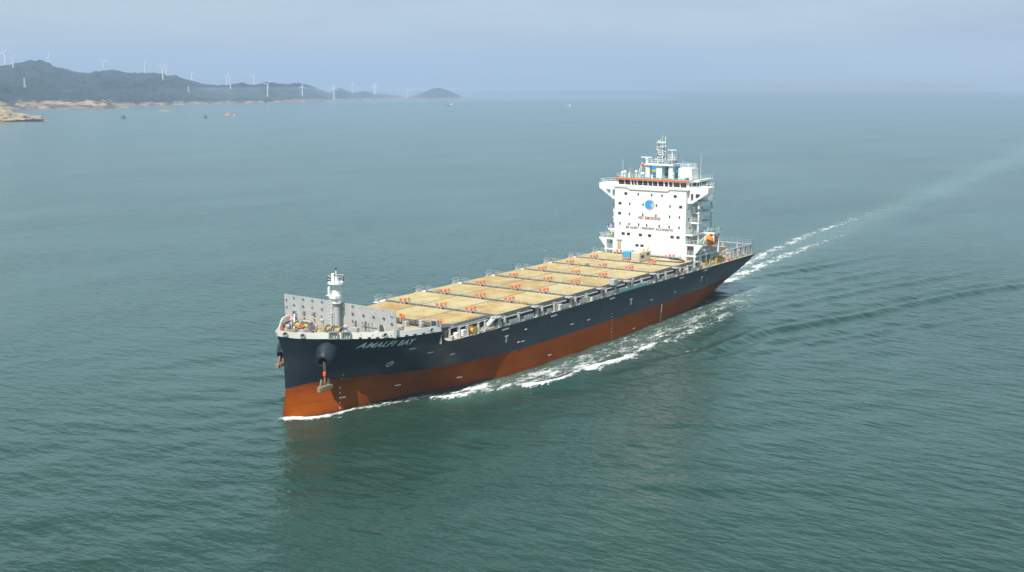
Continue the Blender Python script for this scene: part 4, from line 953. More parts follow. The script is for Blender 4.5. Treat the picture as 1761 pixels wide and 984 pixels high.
# drums on the far balcony
for k, (x, y) in enumerate(((137.4, 12.3), (138.0, 13.0), (137.2, 13.6))):
    m = MB(); m.lathe((x, y, 19.56), [(.36, 0), (.38, .3), (.36, .6), (.38, .9), (.34, 1.25)], 12)
    tag(m.build('oil_drum', COVERALL, None, smooth=True), 'dark blue drum in a cluster on the far side balcony of the bridge tower', 'drum', 'blue drums on the far balcony')
# walkway and handrail in front of the house, low equipment strip
m = MB(); m.box(133.2, 135.6, -13, 13.6, 10.6, 12.5); m.tube((134.6, -9.5, 12.95), (134.6, 10.5, 12.95), .22, 8); m.tube((134.2, -9.5, 13.3), (134.2, 10.5, 13.3), .1, 6); m.build('house_front_walkway', MIDGREY, ship)
rail([(133.7, -13.4, 12.5), (133.7, 14, 12.5)], 1.15, 3, 1.5, .035, ship, GREY)
for y in (1.2, -4.9, -9.2):
    m = MB(); m.box(134.9, 135.5, y-.35, y+.35, 12.5, 13.6, .06); m.build('electrical_cabinet', CREAM, ship)

# ------------------------------------------------------------------ aft deck
for x, y, sx, sy, h, mt in ((139.6, -14.4, .9, .5, 1.2, YELLOW), (142.0, -14.5, .35, .5, 1.5, YELLOW), (144.3, -14.3, 1.2, .5, .8, GREY), (146.2, -14.5, .4, .5, 1.6, YELLOW), (148.5, -14.2, .7, .6, 1.1, YELLOW), (150.4, -14.0, .5, .5, 1.6, YELLOW), (151.8, -14.3, .4, .4, 1.0, MIDGREY), (141.0, -14.9, 2.0, .15, .5, GREY)):
    m = MB(); m.box(x-sx, x+sx, y-sy, y+sy, 10.6, 10.6+h, .08); m.tube((x, y, 10.6+h), (x+.8, y, 10.9+h), .12, 6); m.build('bunker_manifold', mt, ship)
m = MB(); m.box(154.5, 163.6, -9.5, 9.8, 10.6, 12.9); m.mi = 1; m.box(154.3, 163.8, -9.7, 10.0, 12.9, 13.05); m.build('aft_hatch_house', [GREY, HATCH], ship)
m = MB(); m.tube((156.5, -10.8, 10.6), (156.5, -10.8, 12.0), .35, 10); m.tube((156.5, -10.8, 11.9), (160.8, -11.4, 12.7), .16, 6); m.tube((156.5, -10.8, 11.2), (159, -11.2, 12.2), .1, 6); m.build('provision_crane', CREAM, ship)
gan = MB(); gan.box(154.8, 169.8, -15.0, -14.4, 13.35, 13.55); gan.box(169.0, 169.8, -14.4, 15.0, 13.35, 13.55); gan.box(154.8, 169.8, 14.9, 15.5, 13.35, 13.55)
for x in (155.2, 158.6, 162.2, 165.8, 169.3):
    gan.box(x-.28, x+.28, -15.0, -14.5, 10.6, 13.35); gan.box(x-.28, x+.28, 15.0, 15.5, 10.6, 13.35)
for y in (-10.5, -6, -1, 4, 9): gan.box(169.05, 169.6, y-.28, y+.28, 10.6, 13.35)
gan = gan.build('stern_lashing_bridge', GREY, ship)
rail([(154.9, -15.0, 13.55), (169.7, -15.0, 13.55), (169.7, 15.4, 13.55), (154.9, 15.4, 13.55)], 1.1, 2, 1.6, .04, gan, GREY)
rail([(153, -15.7, 10.62), (169.9, -15.7, 10.62), (169.9, 16.2, 10.62)], 1.1, 3, 1.4, .035, ship, GREY)
for x, y in ((161, -13.2), (164.2, -13.0), (167.4, -12.8), (166, -8), (167, 3), (165.4, -4)):
    m = MB(); m.box(x-.8, x+.8, y-.6, y+.6, 10.6, 10.9); m.lathe((x, y-.5, 11.5), [(.6, 0), (.35, .05), (.35, .95), (.6, 1.0)], 14, 'y'); m.box(x-.2, x+.9, y+.5, y+.8, 10.6, 12.0, .1); m.build('mooring_winch', WHITE2, ship)
for x in (155.4, 157.0, 158.6, 160.4, 163, 165.2):
    m = MB(); m.lathe((x, -13.6, 10.6), [(.3, 0), (.3, 1.3), (.42, 1.35), (.42, 1.7)], 10); m.build('deck_vent', GREY, ship)
tag(MB().box(153.2, 153.9, -15.2, -14.6, 10.6, 11.3, .06).build('lifebuoy_locker', REDCL, ship))

# ------------------------------------------------------------------ loose things on the hatches and deck
ct = thing('generator_container', 'cream steel container with raised lids standing on the aft hatch covers', 'container', (121.6, -3.3, 13.11))
m = MB(); m.box(0, 6.1, -1.22, 1.22, 0, 2.55, .05)
for x in np.arange(.3, 6.0, .28): m.box(x, x+.12, -1.26, -1.22, .2, 2.35)
m.build('shell', CREAM, ct)
m = MB(); m.box(.7, 2.4, -1.28, -1.26, 1.1, 1.75); m.box(3.8, 5.2, -1.28, -1.26, 1.5, 2.1); m.box(.5, 5.7, -1.27, -1.262, .12, .2); m.build('louvre', DARK, ct)
for x in (2.6, 4.9):
    m = MB(); m.prism([(x, 2.56), (x+.9, 2.56), (x+1.3, 3.5), (x+1.2, 3.55)], 'y', -.6, .7); m.build('roof_lid', CREAM, ct)
m = MB(); m.box(-.03, 0, -1.1, -.05, .15, 2.3); m.box(-.03, 0, .05, 1.1, .15, 2.3)
for y in (-.75, -.35, .35, .75): m.tube((-.06, y, .15), (-.06, y, 2.4), .025, 4)
m.build('door', CREAM, ct)
bt = thing('blue_tank', 'light blue box tank beside the cream container', 'tank', (124.4, 1.1, 13.11))
m = MB(); m.box(0, 2.6, -1.3, 1.0, .25, 2.1, .1); m.build('tank_body', BLUE, bt)
m = MB(); m.box(2.6, 4.4, -1.2, .9, .15, 1.6, .1); m.lathe((3.4, -.2, 1.6), [(.3, 0), (.3, .5), (.15, .55)], 10); m.tube((2.7, -1.0, 1.9), (4.4, -1.0, 1.9), .06, 5); m.build('pump_unit', FBLUE, bt)
m = MB()
for x, y in ((.1, -1.2), (.1, .9), (2.4, -1.2), (2.4, .9)): m.box(x, x+.15, y, y+.12, 0, .3)
m.build('skid_foot', MIDGREY, bt)
hp = [(127.6, -3.6), (126.2, -4.8), (126.6, -7.0), (127.0, -10), (127.3, -12.4), (128.2, -13.6), (129.8, -13.2), (131.0, -12.0), (131.2, -10.5), (131.4, -9), (132.0, -8.0), (132.5, -7.3)]
def catmull(P, n=6):
    out = []
    for i in range(len(P)-1):
        p0 = Vector(P[max(0, i-1)]); p1 = Vector(P[i]); p2 = Vector(P[i+1]); p3 = Vector(P[min(len(P)-1, i+2)])
        for k in range(n):
            t = k/n; out.append(.5*((2*p1)+(p2-p0)*t+(2*p0-5*p1+4*p2-p3)*t*t+(3*p1-p0-3*p2+p3)*t**3))
    out.append(Vector(P[-1])); return out
m = MB()
for off in (0, .28): m.path([(p.x+off, p.y+off*.5, 13.24) for p in catmull(hp)], .13, 6)
tag(m.build('cable', BLACK), 'thick black power cable looping over the aftmost hatch cover', 'cable')
for (x, y, lab, mt) in ((58.0, 12.1, 'wire reel at the far end of the second walkway gap from the bow', PALE), (58.0, 11.0, 'grey rope reel next to the wire reel, far end of the second walkway gap', MIDGREY),
        (109.8, 6.4, 'yellow reel on the walkway near the seventh row of orange ventilators', YELLOW), (109.8, 4.0, 'dark reel on the walkway beside the yellow reel', DARK),
        (57.6, -10.5, 'coiled lashing gear with yellow ends hung on the port rail, first of three', YELLOW), (57.6, -11.4, 'middle coil of lashing gear hung on the port rail between two others', PALE), (57.6, -12.2, 'outermost coil of lashing gear on the port rail of the second gap', YELLOW)):
    t = thing('rope_reel', lab, 'reel', (x, y, 12.46), .3)
    m = MB(); m.path([(0, .42*math.cos(a_), .75+.42*math.sin(a_)) for a_ in np.linspace(0, 2*PI, 15)], .09, 6); m.lathe((-.15, 0, .75), [(.2, 0), (.2, .3)], 10, 'x'); m.build('coil', mt, t)
    m = MB(); m.tube((0, -.3, 0), (0, 0, .75), .05, 5); m.tube((0, .3, 0), (0, 0, .75), .05, 5); m.build('stand', MIDGREY, t)
lr = thing('life_ring', 'orange life ring on its post by the starboard bulwark of the bow', 'life ring', (13.6, 11.9, fz(13.6)))
m = MB(); n, k2 = 18, 8; vs = []
for i in range(n):
    a_ = 2*PI*i/n
    for j in range(k2):
        b_ = 2*PI*j/k2; r = .36+.09*math.cos(b_); vs.append((-.3+.09*math.sin(b_), r*math.cos(a_), .95+r*math.sin(a_)))
m.add(vs, [(i*k2+j, ((i+1) % n)*k2+j, ((i+1) % n)*k2+(j+1) % k2, i*k2+(j+1) % k2) for i in range(n) for j in range(k2)]); m.build('ring', REDCL, lr, smooth=True)
m = MB(); m.box(-.2, -.1, -.4, .4, .5, 1.4); m.tube((-.12, 0, 0), (-.12, 0, .6), .05, 6); m.build('rack', WHITE2, lr)

# ------------------------------------------------------------------ crew
def person(loc, rz, label, cloth, top=None, helmet=None, lean_=0.0, arm=0.0):
    t = thing('person', label, 'person', loc, rz, 'crew on the bow')
    V = [(0, 0, .95), (0, 0, 1.15), (lean_*.3, 0, 1.38), (lean_*.4, 0, 1.50), (lean_*.5, 0, 1.57), (lean_*.55+.01, 0, 1.66),      # 0-5 pelvis spine neck head
         (0, .10, .90), (.03, .11, .50), (-.01, .12, .09), (.13, .13, .04), (0, -.10, .90), (.05, -.11, .50), (.03, -.12, .09), (.17, -.13, .04),   # legs
         (lean_*.35, .19, 1.42), (lean_*.3+.04+arm*.1, .25, 1.13), (.12+arm*.22, .22, .92+arm*.3), (.16+arm*.26, .21, .84+arm*.34),
         (lean_*.35, -.19, 1.42), (lean_*.3+.04, -.25, 1.13), (.12, -.22, .92), (.16, -.21, .84)]
    E = [(0, 1), (1, 2), (2, 3), (3, 4), (4, 5), (0, 6), (6, 7), (7, 8), (8, 9), (0, 10), (10, 11), (11, 12), (12, 13), (2, 14), (14, 15), (15, 16), (16, 17), (2, 18), (18, 19), (19, 20), (20, 21)]
    R = [.15, .14, .16, .065, .085, .1, .1, .07, .05, .045, .1, .07, .05, .045, .075, .055, .042, .04, .075, .055, .042, .04]
    me = bpy.data.meshes.new('body'); me.from_pydata(V, E, []); ob = bpy.data.objects.new('body', me); COL.objects.link(ob)
    ob.modifiers.new('skin', 'SKIN')
    for i, sv in enumerate(me.skin_vertices[0].data): sv.radius = (R[i], R[i]); sv.use_root = (i == 0)
    sb = ob.modifiers.new('sub', 'SUBSURF'); sb.levels = 1; sb.render_levels = 1
    dg = bpy.context.evaluated_depsgraph_get(); m2 = bpy.data.meshes.new_from_object(ob.evaluated_get(dg)); bpy.data.objects.remove(ob)
    m2.materials.clear()
    for q in (cloth, top or cloth, SKIN, BLACK): m2.materials.append(q)
    for p in m2.polygons:
        c = p.center; p.use_smooth = True
        p.material_index = 2 if c.z > 1.5 or (abs(c.y) > .15 and c.z < .93 and c.x > .09) else (3 if c.z < .1 else (1 if c.z > .98 else 0))
    ob = bpy.data.objects.new('body', m2); COL.objects.link(ob); ob.parent = t
    m = MB(); m.lathe((lean_*.55, 0, 1.69), [(.15, -.02), (.145, .03), (.12, .09), (.06, .13)], 12); m.box(lean_*.55+.08, lean_*.55+.19, -.07, .07, 1.665, 1.685); m.build('helmet', helmet or WHITE, t, smooth=True)
    if top is REDCL:
        m = MB(); m.lathe((lean_*.3, 0, 1.06), [(.19, 0), (.22, .1), (.22, .3), (.17, .35)], 12); m.build('life_jacket', REDCL, t, smooth=True)
    return t
person((6.3, 5.0, fz(6.3)), 2.6, 'person in blue coveralls standing upright alone on the open bow deck', COVERALL, helmet=NAVY)
person((7.2, 2.9, fz(7.2)), 2.9, 'person in an orange jacket and dark trousers at the foot of the pale boom', NAVY, REDCL, REDCL)
person((3.0, 3.45, fz(3.0)), 2.0, 'person in orange vest and blue trousers leaning at the bulwark by the bow tip', COVERALL, REDCL, REDCL, .35, .8)

# ------------------------------------------------------------------ sea
def axis(lo, hi, a, b, d, g, cap):
    out = list(np.arange(a, b+1e-6, d)); s_ = d; x = a
    left = []
    while x > lo: s_ = min(s_*g, cap); x -= s_; left.append(x)
    s_ = d; x = out[-1]; right = []
    while x < hi: s_ = min(s_*g, cap); x += s_; right.append(x)
    return np.array(left[::-1]+out+right)
SEA_R = 9400.0
ax_ = axis(-9400, 9400, -20, 200, .8, 1.035, 260); ay_ = axis(-9400, 9400, -60, 6, .6, 1.035, 260)
X, Y = np.meshgrid(ax_, ay_, indexing='ij')
SX = np.gradient(ax_)[:, None]*np.ones_like(Y); SY = np.gradient(ay_)[None, :]*np.ones_like(X); SP = np.maximum(SX, SY)
Z = np.zeros_like(X)
rs = np.random.RandomState(5)
for k in range(60):
    lam = 2.6*(1.036**k); th = 0.75+rs.normal(0, .5); amp = .0042*lam**.50*rs.uniform(.5, 1.2)
    kx, ky = 2*PI/lam*math.cos(th), 2*PI/lam*math.sin(th)
    att = np.clip((lam/SP-3.0)/4.0, 0, 1)
    Z += amp*att*np.sin(kx*X+ky*Y+rs.uniform(0, 6.28))
def segdist(P):
    """distance to a polyline and the run along it (0..1)"""
    D = np.full(X.shape, 1e9); T = np.zeros(X.shape); SG = np.zeros(X.shape)
    P = np.array(P); L = np.r_[0, np.cumsum(np.hypot(*np.diff(P, axis=0).T))]; tot = L[-1]
    for i in range(len(P)-1):
        a_, b_ = P[i], P[i+1]; d = b_-a_; l2 = d@d
        t = np.clip(((X-a_[0])*d[0]+(Y-a_[1])*d[1])/l2, 0, 1)
        px, py = a_[0]+t*d[0], a_[1]+t*d[1]; dd = np.hypot(X-px, Y-py)
        sg = np.sign((X-a_[0])*d[1]-(Y-a_[1])*d[0])
        q = dd < D; D[q] = dd[q]; T[q] = (L[i]+t*np.sqrt(l2))[q]/tot; SG[q] = sg[q]
    return D, T, SG
FOAM = np.zeros_like(X); WASH = np.zeros_like(X)
def mirror(P): return [(x, 2*YC-y) for x, y in P]
def both(P): return (P, mirror(P))
def line(P, w0, w1, i0, i1, lift=0.0, lw=2.0, soft=1.0, one=False):
    for Q in ((P,) if one else both(P)):
        D, T, S = segdist(Q); w = w0+(w1-w0)*T; it = i0+(i1-i0)*T
        g = np.exp(-(D/w)**2*soft); ends = np.clip(np.minimum(T/.04, (1-T)/.06), 0, 1)
        g2 = np.exp(-(D/(w*2.4))**2)*.5; np.maximum(FOAM, it*np.maximum(g, g2)*(.35+.65*ends), out=FOAM)
        if lift: Z[...] += lift*np.exp(-(D/lw)**2)*ends
line([(-2.0, 0.4), (-.8, -1.6), (1.0, -4.4), (3.6, -5.9), (7, -6.6), (11.5, -7.6), (14.5, -8.2)], 1.6, 1.3, 1.1, .85, .35, 2.1, one=True)
line([(8, 8.0), (11, 8.6), (14.5, 9.4)], .9, .9, .9, .7, .5, 1.5, one=True)
line([(13.5, -7.5), (18, -8.4), (22, -9.6), (29, -12.6), (37, -15.2), (46, -17.2)], 1.3, 1.9, .86, .74, -.2, 2.2)
line([(22.5, -13.5), (25, -15.5), (28.7, -17.8), (33.4, -18.9), (37.4, -20.0), (41.9, -21.1)], 1.5, 2.1, .88, .86, .75, 1.8)
line([(31, -15.6), (38.6, -17.8), (44.2, -19.5), (51.2, -21.2)], 1.2, 1.8, .66, .62)
line([(41, -22.5), (44.1, -25.2), (49.5, -27.0), (53.3, -26.9), (58.5, -26.0)], 1.5, 1.3, 1.15, .8, .8, 2.0)
line([(53, -25.8), (58.5, -25.5), (67.7, -26.9), (74.8, -27.5), (85.2, -26.3), (93.5, -27.0), (112.2, -26.1), (133.1, -24.6), (152, -23)], 2.4, 3.6, .82, .60, .4, 3.0)
line([(50, -21.5), (60, -22.2), (79, -22.6), (97, -22.0), (115, -21.8), (131, -22.2), (150, -20)], 2.6, 3.4, .60, .40)
line([(46, -17.2), (71, -17.4), (88, -17.0), (109, -16.4), (123, -16.0), (137, -14.6), (150, -11.8), (165, -8)], .9, 1.2, .55, .5)
line([(60, -19.2), (80, -19.4), (110, -18.6), (140, -17.5)], 1.8, 2.0, .42, .35)
line([(86, -34.5), (90.5, -35.2), (95, -36)], .6, .5, .7, .5)
line([(108, -32.5), (118, -32.5), (126, -33)], 1.0, 1.0, .42, .3)
# stern wake
for P, w0, w1, i0, i1 in (([(176, 3), (198, 4.5), (229, 8.8), (261, 13.0), (300, 17.6), (345, 20), (413, 23.5), (586, 35), (760, 51)], 3.8, 8.0, .84, .0),
        ([(173, -3.5), (192, -1.2), (217, 2.0), (241, 3.3), (267, 4.7), (300, 5.9), (358, 10.9), (470, 20)], 3.4, 6.0, .90, .05),
        ([(180, -3), (220, -1), (262, 1), (330, 5)], 1.6, 3, .52, .25), ([(180, 6), (220, 11), (262, 17), (330, 25)], 3, 4, .48, .2), ([(172, 0), (186, 1), (200, 2)], 5.0, 6.0, .58, .42)):
    D, T, S = segdist(P); w = w0+(w1-w0)*T
    np.maximum(FOAM, (i0+(i1-i0)*T)*np.exp(-(D/w)**2)*np.clip((1-T)/.15, 0, 1), out=FOAM)
D, T, S = segdist([(172, 0), (229, 4), (300, 11), (413, 20), (586, 35), (950, 70), (2400, 190)])
w = 6+16*T**.7; WASH = np.maximum(WASH, .75*np.exp(-(D/w)**2)*(1-T)**.4)
np.maximum(FOAM, .36*np.exp(-(D/(w*.9))**2)*(1-T)**.5, out=FOAM)
for Q in both([(36, -17), (50, -20.5), (75, -22), (110, -21.5), (150, -19), (168, -15)]):
    D, T, S = segdist(Q); np.maximum(FOAM, (.68-.14*T)*np.exp(-(D/5.0)**4), out=FOAM)
D, T, S = segdist([(30, -15), (60, -20.5), (100, -20.5), (150, -17), (175, -12)])
WASH = np.maximum(WASH, 1.0*np.exp(-(D/6)**2)); 
# divergent wake waves running out from the hull
KA = math.radians(15.5)
def kelvin(P, amp, lam, n, w):
    for Q in both(P):
        D, T, S = segdist(Q); sgn = S*(1 if Q is P else -1); s_ = D*sgn
        env = np.exp(-((s_)/(lam*n*.5))**2)*np.clip(T/.12, 0, 1)*np.clip((1-T)/.3, 0, 1)
        Z[...] += amp*env*np.cos(2*PI*s_/lam)*np.clip((lam/SP-2.5)/3, 0, 1)
kelvin([(58, -31), (87, -38.4), (117, -40.0), (135, -46.7), (155, -54), (176, -59), (202, -67), (223, -76), (300, -104), (400, -138)], .50, 8.0, 1.3, 6)
kelvin([(176, -3), (194, -6.5), (221, -14.4), (258, -22.5), (300, -31), (389, -47), (520, -75)], .42, 9.0, 1.4, 6)
kelvin([(120, -25), (150, -31), (190, -42), (240, -58), (320, -80), (420, -110)], .26, 8.0, 1.8, 6)
kelvin([(160, -22), (200, -28), (250, -40), (330, -60), (450, -92)], .24, 8.5, 1.4, 6)
kelvin([(44, -27), (60, -33), (90, -45), (130, -62), (180, -84), (260, -120)], .16, 6.5, 2.0, 6)
# scattered whitecaps
for x, y, r in ((203, 77, 1.6), (188, 73.6, 1.3), (260, 120, 1.4), (330, 40, 1.3), (140, 95, 1.2), (310, -40, 1.2)):
    np.maximum(FOAM, .8*np.exp(-((X-x)/(r*.7))**2-((Y-y)/(r*1.6))**2), out=FOAM)
# pull the water down inside the hull so that no wave shows through the deck; then round the far sheet off to a disc
R_ = np.hypot(X, Y); MXA = np.maximum(np.abs(X), np.abs(Y)); bl = np.clip((R_-1200)/2000, 0, 1); bl = bl*bl*(3-2*bl)
k_ = (MXA/np.maximum(R_, 1e-6))**bl
Xd, Yd = X*k_, Y*k_
nx, ny = X.shape
co = np.stack([Xd, Yd, Z], -1).reshape(-1, 3).astype(np.float32)
idx = np.arange(nx*ny).reshape(nx, ny)
quads = np.stack([idx[:-1, :-1], idx[1:, :-1], idx[1:, 1:], idx[:-1, 1:]], -1).reshape(-1, 4)
me = bpy.data.meshes.new('sea'); me.vertices.add(len(co)); me.vertices.foreach_set('co', co.ravel())
me.loops.add(quads.size); me.loops.foreach_set('vertex_index', quads.ravel().astype(np.int32))
me.polygons.add(len(quads)); me.polygons.foreach_set('loop_start', np.arange(0, quads.size, 4, dtype=np.int32)); me.polygons.foreach_set('loop_total', np.full(len(quads), 4, np.int32))
me.update(calc_edges=True); me.polygons.foreach_set('use_smooth', [True]*len(quads))
fa = me.attributes.new('foam', 'FLOAT', 'POINT'); fa.data.foreach_set('value', FOAM.ravel().astype(np.float32))
wa = me.attributes.new('wash', 'FLOAT', 'POINT'); wa.data.foreach_set('value', WASH.ravel().astype(np.float32))

def sea_mat():
    m = bpy.data.materials.new('sea_water'); m.use_nodes = True; t = m.node_tree; N = t.nodes; L = t.links
    b = N['Principled BSDF']
    c = N.new('ShaderNodeTexCoord')
    def noise_(scale, det, rough, mscale=None, rot=0.0):
        n = N.new('ShaderNodeTexNoise'); n.inputs['Scale'].default_value = scale; n.inputs['Detail'].default_value = det; n.inputs['Roughness'].default_value = rough
        mp = N.new('ShaderNodeMapping'); mp.inputs['Rotation'].default_value = (0, 0, rot); mp.inputs['Scale'].default_value = mscale or (1, 1, 1)
        L.new(c.outputs['Object'], mp.inputs['Vector']); L.new(mp.outputs['Vector'], n.inputs['Vector']); return n.outputs['Fac']
    def math_(op, a_, b_=None, c_=None):
        n = N.new('ShaderNodeMath'); n.operation = op
        for i, v in enumerate((a_, b_, c_)):
            if v is None: continue
            if isinstance(v, (int, float)): n.inputs[i].default_value = v
            else: L.new(v, n.inputs[i])
        return n.outputs[0]
    def rng_(v, a0, a1, b0, b1, smooth=False):
        n = N.new('ShaderNodeMapRange'); n.inputs['From Min'].default_value = a0; n.inputs['From Max'].default_value = a1; n.inputs['To Min'].default_value = b0; n.inputs['To Max'].default_value = b1
        if smooth: n.interpolation_type = 'SMOOTHSTEP'
        L.new(v, n.inputs['Value']); return n.outputs['Result']
    fo = N.new('ShaderNodeAttribute'); fo.attribute_name = 'foam'; wa_ = N.new('ShaderNodeAttribute'); wa_.attribute_name = 'wash'
    big = noise_(.006, 4, .55, (1, 2.2, 1), .4)
    mid = noise_(.05, 5, .6, (1, 2.0, 1), .55)
    w1 = noise_(.42, 4, .46, (1.0, 0.45, 1), -.75)
    w2 = noise_(1.5, 3, .5, (1.0, .5, 1), -.95)
    # foam pattern: lacy, broken up by two noises
    f1 = noise_(.8, 6, .72, (.5, 1.1, 1), -.12); f2 = noise_(2.4, 4, .7, (.55, 1.1, 1), -.12)
    pat = math_('MULTIPLY_ADD', math_('SUBTRACT', math_('MULTIPLY_ADD', f1, .62, math_('MULTIPLY', f2, .35)), .5), 2.4, .5)
    f0 = noise_(.22, 3, .5, (.5, 1.0, 1), -.1)
    fmod = math_('MULTIPLY', fo.outputs['Fac'], rng_(f0, .32, .66, .68, 1.18))
    thr = math_('SUBTRACT', 1.02, math_('MULTIPLY', fmod, .95))
    fm_ = rng_(math_('SUBTRACT', pat, thr), -.08, .30, 0, 1, True)
    fm_ = math_('MULTIPLY', fm_, rng_(fo.outputs['Fac'], .06, .22, 0, 1))
    col = N.new('ShaderNodeMixRGB'); col.inputs['Color1'].default_value = (0.014, 0.044, 0.031, 1); col.inputs['Color2'].default_value = (0.021, 0.056, 0.041, 1)
    L.new(rng_(mid, .35, .65, 0, 1), col.inputs['Fac'])
    cw = N.new('ShaderNodeMixRGB'); cw.inputs['Color2'].default_value = (0.10, 0.165, 0.145, 1); L.new(math_('MULTIPLY', wa_.outputs['Fac'], rng_(mid, .3, .7, .35, 1.0)), cw.inputs['Fac']); L.new(col.outputs['Color'], cw.inputs['Color1'])
    cf = N.new('ShaderNodeMixRGB'); cf.inputs['Color2'].default_value = (0.80, 0.82, 0.80, 1); L.new(fm_, cf.inputs['Fac']); L.new(cw.outputs['Color'], cf.inputs['Color1'])
    L.new(cf.outputs['Color'], b.inputs['Base Color'])
    L.new(math_('MULTIPLY_ADD', fm_, .5, .19), b.inputs['Roughness'])
    b.inputs['IOR'].default_value = 1.333
    wsum = math_('ADD', math_('MULTIPLY', w1, 1.0), math_('MULTIPLY', w2, .22))
    gain = rng_(big, .36, .64, .55, 1.35)
    wsum = math_('MULTIPLY', wsum, gain)
    wsum = math_('MULTIPLY_ADD', fm_, .25, wsum)
    bp = N.new('ShaderNodeBump'); bp.inputs['Strength'].default_value = 1.0; bp.inputs['Distance'].default_value = 0.42; L.new(wsum, bp.inputs['Height']); L.new(bp.outputs['Normal'], b.inputs['Normal'])
    return m
me.materials.append(sea_mat())
sea = bpy.data.objects.new('sea', me); COL.objects.link(sea); sea['kind'] = 'structure'

# ------------------------------------------------------------------ hills of the coast
C0 = Vector(CAM)
def ray_dir(px):
    a_ = YAW-math.atan((px-880.5)/2022.3); return math.cos(a_), math.sin(a_)
def zat(py, D): return CAM[2]+D*math.tan(PITCH-math.atan((py-492)/2022.3))     # height that is seen in row py at range D
def hill_mat():
    m = bpy.data.materials.new('wooded_hillside'); m.use_nodes = True; t = m.node_tree; N = t.nodes; L = t.links
    b = N['Principled BSDF']; b.inputs['Roughness'].default_value = .9; b.inputs['Specular IOR Level'].default_value = .1
    c = N.new('ShaderNodeTexCoord'); at = N.new('ShaderNodeAttribute'); at.attribute_name = 'rock'
    n1 = N.new('ShaderNodeTexNoise'); n1.inputs['Scale'].default_value = .016; n1.inputs['Detail'].default_value = 8; n1.inputs['Roughness'].default_value = .7
    n2 = N.new('ShaderNodeTexNoise'); n2.inputs['Scale'].default_value = .045; n2.inputs['Detail'].default_value = 7; n2.inputs['Roughness'].default_value = .7
    for n in (n1, n2): L.new(c.outputs['Object'], n.inputs['Vector'])
    g = N.new('ShaderNodeValToRGB'); e = g.color_ramp.elements; e[0].position = .35; e[0].color = (.006, .011, .008, 1); e[1].position = .66; e[1].color = (.052, .060, .032, 1)
    L.new(n1.outputs['Fac'], g.inputs['Fac'])
    r = N.new('ShaderNodeValToRGB'); e = r.color_ramp.elements; e[0].position = .42; e[0].color = (.07, .05, .035, 1); e[1].position = .60; e[1].color = (.42, .30, .20, 1)
    L.new(n2.outputs['Fac'], r.inputs['Fac'])
    s = N.new('ShaderNodeMath'); s.operation = 'ADD'; L.new(at.outputs['Fac'], s.inputs[0]); L.new(n2.outputs['Fac'], s.inputs[1])
    k = N.new('ShaderNodeMapRange'); k.inputs['From Min'].default_value = 1.05; k.inputs['From Max'].default_value = 1.18; L.new(s.outputs[0], k.inputs['Value'])
    x = N.new('ShaderNodeMixRGB'); L.new(k.outputs['Result'], x.inputs['Fac']); L.new(g.outputs['Color'], x.inputs['Color1']); L.new(r.outputs['Color'], x.inputs['Color2']); L.new(x.outputs['Color'], b.inputs['Base Color'])
    return m
HILL = hill_mat()
def ground_range(px, py, ridge, shore, dsh, depth):
    rx, ry = zip(*ridge); Ds = float(dsh(px)); Dr = Ds+float(depth(px)); zr = max(3.0, zat(float(np.interp(px, rx, ry)), Dr))
    for k in range(1, 80):
        t = k/80; D = Ds+(Dr-Ds)*t
        if -2+(zr+2)*(1-(1-t)**1.9) >= zat(py, D): return D
    return Dr
def terrain(name, ridge, shore, dsh, depth, rockh, x_lo, x_hi, step=3.0, rows=34, seed=0, back=900):
    """land between a shoreline and a ridge that lies 'depth' metres inland, falling away again behind it"""
    rx, ry = zip(*ridge); sx, sy = zip(*shore)
    pxs = np.arange(x_lo, x_hi+.1, step); V = []; RK = []
    for px in pxs:
        dx, dy = ray_dir(px); ys = np.interp(px, sx, sy)
        Ds = float(dsh(px)); Dr = Ds+float(depth(px)); zr = max(3.0, zat(float(np.interp(px, rx, ry)), Dr)); 
        for j in range(rows+10):
            if j <= rows:
                t = j/rows; D = Ds+(Dr-Ds)*t
                prof = 1-(1-t)**1.9; z = -2+(zr+2)*prof
            else:
                t = (j-rows)/10; D = Dr+back*t; z = zr*(1-t)**1.2-3*t
            X_, Y_ = CAM[0]+dx*D, CAM[1]+dy*D
            nn = noise.fractal(Vector((X_*.004+seed, Y_*.004, 0)), 1.0, 2.1, 5); n3 = noise.fractal(Vector((X_*.025, Y_*.025, seed)), 1.0, 2.0, 4)
            edge = min(1, max(0, (px-x_lo)/14 if x_lo > 0 else 1), max(0, (x_hi-px)/14))
            bump = zr*(.20*nn+.10*noise.fractal(Vector((X_*.011, Y_*.011, seed+4)), 1.0, 2.1, 4))*math.sin(PI*min(1, t*.98 if j <= rows else 1-t)) if j <= rows else 0
            V.append((X_, Y_, z+bump+n3*min(9, 1+zr*.08)*(1 if z > 2 else .3)))
            zz = V[-1][2]; rk = (1-smooth01((zz-rockh*.4)/(rockh*1.3)))*.75+.42*max(0, n3)+.22*nn
            RK.append(rk if j > 0 else .8)
    n = rows+10; nr = len(pxs); F = [(i*n+j, (i+1)*n+j, (i+1)*n+j+1, i*n+j+1) for i in range(nr-1) for j in range(n-1)]
    me = bpy.data.meshes.new(name); me.from_pydata(V, [], F); a_ = me.attributes.new('rock', 'FLOAT', 'POINT'); a_.data.foreach_set('value', RK); me.materials.append(HILL)
    bm = bmesh.new(); bm.from_mesh(me); bmesh.ops.recalc_face_normals(bm, faces=bm.faces); bm.to_mesh(me); bm.free()
    o = bpy.data.objects.new(name, me); COL.objects.link(o); o['kind'] = 'structure'; return o
